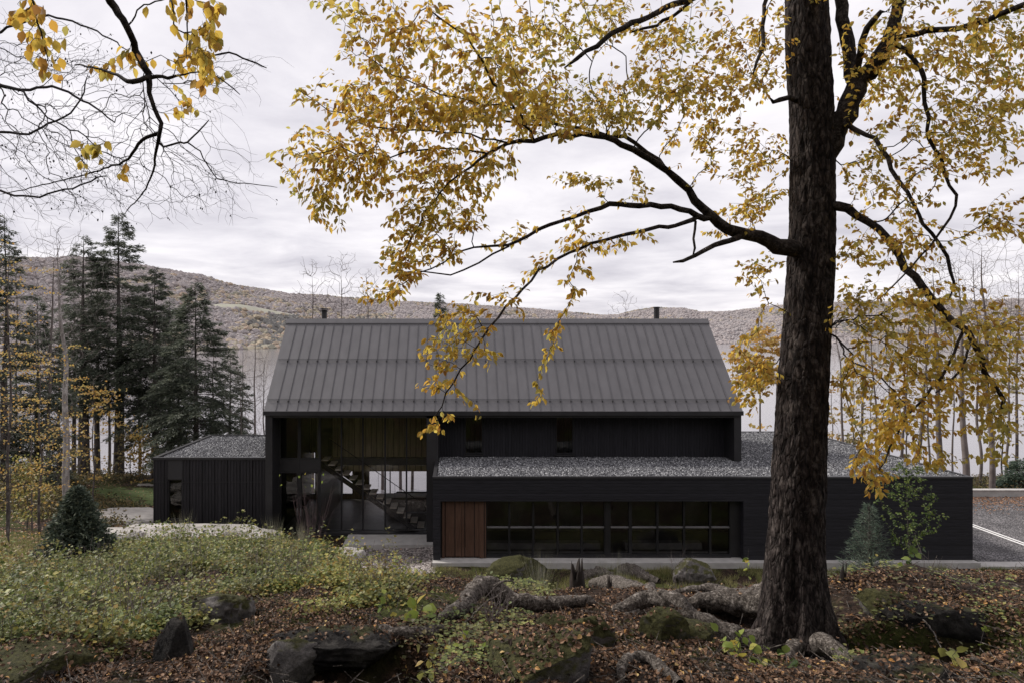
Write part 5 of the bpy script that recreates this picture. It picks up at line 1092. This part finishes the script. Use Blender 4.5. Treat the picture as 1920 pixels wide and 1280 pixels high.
# broken stumps
def stump(label, px, Y, h, w, mat='deadwood', seed=0, lean=0.):
    g = ground_pt(px, Y, -.08); hh, W = h/F*Y+.08, w/F*Y/2; m, kk = 16, 22; a = np.arange(kk)*2*np.pi/kk; rows = []
    top = hh*(.62+.38*np.abs(fbm(np.cos(a)*2+seed, np.sin(a)*2, 0, 3, seed))*1.6)
    for i in range(m):
        t = i/(m-1); r = W*(1.35-.6*t)*(1+.22*fbm(np.cos(a)*2.5, np.sin(a)*2.5, t*1.2+seed, 3, seed+2)); rows.append(np.c_[np.cos(a)*r+lean*W*t, np.sin(a)*r, t*top])
    v = np.vstack(rows+[np.c_[np.cos(a)*W*.35+lean*W, np.sin(a)*W*.35, top*.55]]); m += 1
    i = np.arange(m-1)[:, None]*kk; j = np.arange(kk)[None]; f = np.stack([i+j, i+(j+1) % kk, i+kk+(j+1) % kk, i+kk+j], -1).reshape(-1, 4)
    o = mk('tree_stump', v, [f], M[mat], None, True); o.location = [float(q) for q in g]; return tag(o, label, 'stump')
stump('dark broken stump standing on the crest between the roots', 1082, 8.3, 44, 26, seed=3)
stump('short reddish rotten stump stub on the grey root', 1143, 8.3, 26, 9, seed=5)
stump('mossy stub at the left end of the lower root', 702, 5.9, 26, 20, 'rootbark', seed=6)
stump('small dead stub at the left end of the right mound', 1577, 7.4, 34, 12, seed=7, lean=1.)
# fallen sticks
for lb, rows in (('straight pale fallen stick lying below the loop of the root', [(1150,1150,6.6,2.4),(1180,1178,6.4,2.4),(1215,1212,6.1,2)]), ('long thin stick reaching left from the long root', [(860,1140,6.8,3),(820,1160,6.6,2.2),(760,1180,6.3,1.6)]),
 ('curved twig arching over the dark hollow at right', [(1710,1150,6.4,1.4),(1740,1170,6.1,1.4),(1765,1215,5.6,1.2)]), ('pale stick lying at the bottom right', [(1820,1232,4.9,3.5),(1870,1250,4.8,3),(1935,1275,4.7,2.5)]), ('short upright white stick before the trunk', [(1326,1240,5.5,2),(1328,1212,5.5,1.5)]),
 ('forked branch leaning against the long arched root', [(925,1097,7.0,2.5),(950,1088,6.9,2),(965,1092,6.9,1.6)]), ('thin dead branch crossing the hollow beneath the arched root', [(850,1190,6.2,2.2),(880,1160,6.3,2),(910,1130,6.5,1.8),(950,1105,6.8,1.4)])):
    q = spline(T(rows), .05); q[:, :3] += rng.normal(size=(len(q), 3))*.004; tag(MB().tube(q[:, :3], q[:, 3], 7).build('fallen_stick', M['rootbark'], None, True), lb, 'stick')
# orange leaves standing out are part of litter; path light by the left wing
g = ground_pt(382, 25.5); o = thing('path_light', 'slim dark bollard light between the grass tufts before the left wing', 'light', g)
MB().tube([(0, 0, 0), (0, 0, .62)], .028, 12).build('post', M['steel'], o, True); MB().tube([(0, 0, .62), (0, 0, .645)], .075, 16).build('cap', M['black_metal'], o, True)

# fallen leaves everywhere, dense in front, lying on stones and roots too
from mathutils.bvhtree import BVHTree
from mathutils import Vector
bpy.context.view_layer.update()
vv, ff, off, isroot = [], [], 0, []
for o in bpy.data.objects:
    if o.type == 'MESH' and (o.name.startswith('boulder') or (o.name.startswith('root') and o.parent == beech)) :
        n0 = len(o.data.vertices); q = np.empty(n0*3); o.data.vertices.foreach_get('co', q); q = q.reshape(-1, 3)
        base = o.location if o.parent is None else o.parent.location
        vv.append(q+np.array(base)); ff += [[k+off for k in p.vertices] for p in o.data.polygons]; isroot += [o.name.startswith('root')]*len(o.data.polygons); off += n0
bvh = BVHTree.FromPolygons([tuple(p) for p in np.vstack(vv)], ff)
pl = field(230000, 3.6, 13, -150, 2050); mm_ = fbm(pl[:, 0]*1.6, pl[:, 1]*1.6, 0, 4, 21); pl = pl[(mm_+rng.normal(size=len(pl))*.25 > -.30)]
hole = ((np.abs(pl[:, 0]+.78) < .6) & (np.abs(pl[:, 1]-4.95) < .62)) | ((np.abs(pl[:, 0]-4.15) < .68) & (np.abs(pl[:, 1]-5.65) < .47)); pl = pl[~(hole & (rng.random(len(pl)) < .93))]; n = len(pl)
up = np.tile([0, 0, 1.], (n, 1)); ok = np.ones(n, bool)
for i in range(n):
    h_ = bvh.ray_cast(Vector((pl[i, 0], pl[i, 1], pl[i, 2]+1.5)), Vector((0, 0, -1)), 1.5)
    if h_[0] is not None:
        if h_[1].z < .6 or rng.random() < (.97 if isroot[h_[2]] else .72): ok[i] = False
        pl[i, 2] = h_[0].z; up[i] = h_[1]
pl, up = pl[ok], up[ok]; n = len(pl); sz = rng.uniform(.018, .046, n)
V, f = inst(LEAF_V*[1.15, 1, 1.6], LEAF_F, pl+up*.012+rng.random((n, 1))*[0, 0, .02], rng.normal(size=(n, 3))*[1, 1, .5], norm(up+rng.normal(size=(n, 3))*.5), sz)
tag(mk('leaf_litter', V, [f], M['litter'], None, False), 'brown fallen leaves covering the ground between the roots', 'leaf litter', kind='stuff')
# twigs and bits of bark among the leaves
pt = field(5200, 3.8, 11, -100, 2000); n = len(pt); tv = np.array([(-.5, 0, 0), (.5, 0, 0), (0, 0, .8), (-.35, 1, 0), (.35, 1, 0), (0, 1, .6)]); tf = np.array([(0, 1, 4, 3), (1, 2, 5, 4), (2, 0, 3, 5)])
V, f = inst(tv, tf, pt+[0, 0, .02], rng.normal(size=(n, 3))*[1, 1, .2], np.tile([0, 0, 1.], (n, 1)), rng.uniform(.06, .3, n), rng.uniform(.004, .009, n))
tag(mk('dead_twigs', V, [f], M['rootbark'], None, False), 'short dead twigs strewn over the fallen leaves', 'twigs', kind='stuff')

# ============================================================ woodland behind the viewpoint (seen mirrored in the glass, shades the slope)
n = 26; V_, F_, off = [], [], 0
mb = MB(); tps = []
for i in range(n):
    x, y = rng.uniform(-26, 30), rng.uniform(-22, -4); z = float(H(x, y)); hh = rng.uniform(9, 15); mb.tube([(x, y, z-.3), (x+.2, y, z+hh*.5), (x, y, z+hh)], [.28, .2, .06], 8); tps.append((x, y, z, hh))
    k = 700; q = rng.normal(size=(k, 3))*[1.5, 1.5, hh*.17]+[x, y, z+hh*.62]; V, f = inst(QL_V*[1.6, 1, 1], QL_F, q, rdir(k), rdir(k), rng.uniform(.3, .6, k)); V_.append(V); F_.append(f+off); off += len(V)
v0 = mb.v; f0 = mb.f4
wd = thing('woodland', 'dim evergreen woodland mirrored in the glass of the house', 'woods', (0, -14, 10)); wd['kind'] = 'stuff'
o = mb.build('trunks', M['greybark'], wd, True, origin=(0, -14, 10)); o['kind'] = 'stuff'
o = mk('crowns', np.vstack(V_), [np.vstack(F_)], M['hemlock'], wd, False, origin=(0, -14, 10)); o['kind'] = 'stuff'

# ============================================================ camera, sky, sun
cam = bpy.data.cameras.new('camera'); co = bpy.data.objects.new('camera', cam); C.objects.link(co); bpy.context.scene.camera = co
co.location = (0, 0, EYE); co.rotation_euler = (rad(90), 0, 0); cam.sensor_width = 36; cam.lens = 24
cam.shift_x = (960-CX)/1920; cam.shift_y = -(640-CY)/1920; cam.clip_end = 20000; cam.clip_start = .05
w = bpy.data.worlds.new('World'); bpy.context.scene.world = w; w.use_nodes = True; nt = w.node_tree; bg = nt.nodes['Background']; outw = nt.nodes['World Output']
SUN_EL, SUN_AZ = rad(42), rad(-62)       # azimuth from +Y towards +X
sky = nt.nodes.new('ShaderNodeTexSky'); sky.sky_type = 'NISHITA'; sky.sun_disc = False; sky.sun_elevation = SUN_EL; sky.sun_rotation = SUN_AZ; nt.links.new(sky.outputs[0], bg.inputs[0]); bg.inputs[1].default_value = .08
tc = nt.nodes.new('ShaderNodeTexCoord'); sx = nt.nodes.new('ShaderNodeSeparateXYZ'); nt.links.new(tc.outputs['Generated'], sx.inputs[0])
# cloud deck: project directions on a flat layer so clouds flatten to the horizon
zz = N(nt, 'ShaderNodeMath', _operation='ADD'); nt.links.new(sx.outputs[2], zz.inputs[0]); zz.inputs[1].default_value = .10
zm_ = N(nt, 'ShaderNodeMath', _operation='MAXIMUM'); nt.links.new(zz.outputs[0], zm_.inputs[0]); zm_.inputs[1].default_value = .05
cb = nt.nodes.new('ShaderNodeCombineXYZ')
for i in (0, 1):
    dv_ = N(nt, 'ShaderNodeMath', _operation='DIVIDE'); nt.links.new(sx.outputs[i], dv_.inputs[0]); nt.links.new(zm_.outputs[0], dv_.inputs[1]); nt.links.new(dv_.outputs[0], cb.inputs[i])
nz = N(nt, 'ShaderNodeTexNoise', Scale=1.5, Detail=9, Roughness=.58, Distortion=.3); nt.links.new(cb.outputs[0], nz.inputs[0])
nz2 = N(nt, 'ShaderNodeTexNoise', Scale=.45, Detail=3, Roughness=.5); nt.links.new(cb.outputs[0], nz2.inputs[0])
av = N(nt, 'ShaderNodeMath', _operation='ADD'); nt.links.new(nz.outputs[0], av.inputs[0]); nt.links.new(nz2.outputs[0], av.inputs[1]); hf = N(nt, 'ShaderNodeMath', _operation='MULTIPLY'); nt.links.new(av.outputs[0], hf.inputs[0]); hf.inputs[1].default_value = .5
cc = ramp(nt, hf.outputs[0], [(.36, (.54, .52, .575)), (.47, (.70, .675, .72)), (.56, (.83, .80, .83)), (.68, (.90, .88, .89))])
b2 = nt.nodes.new('ShaderNodeBackground'); nt.links.new(cc, b2.inputs[0]); b2.inputs[1].default_value = 1.27
ms = nt.nodes.new('ShaderNodeMixShader'); ms.inputs[0].default_value = .94; nt.links.new(bg.outputs[0], ms.inputs[1]); nt.links.new(b2.outputs[0], ms.inputs[2]); nt.links.new(ms.outputs[0], outw.inputs[0])
sl_ = bpy.data.lights.new('sun', 'SUN'); sl_.energy = 4.0; sl_.angle = rad(9); sl_.color = (1, .95, .88); so = bpy.data.objects.new('sun', sl_); C.objects.link(so)
from mathutils import Vector
d = Vector((math.sin(SUN_AZ)*math.cos(SUN_EL), math.cos(SUN_AZ)*math.cos(SUN_EL), math.sin(SUN_EL))); so.rotation_euler = d.to_track_quat('Z', 'Y').to_euler(); so.location = (0, 0, 40)
vs = bpy.context.scene.view_settings; vs.view_transform = 'Standard'; vs.look = 'None'; vs.exposure = 0
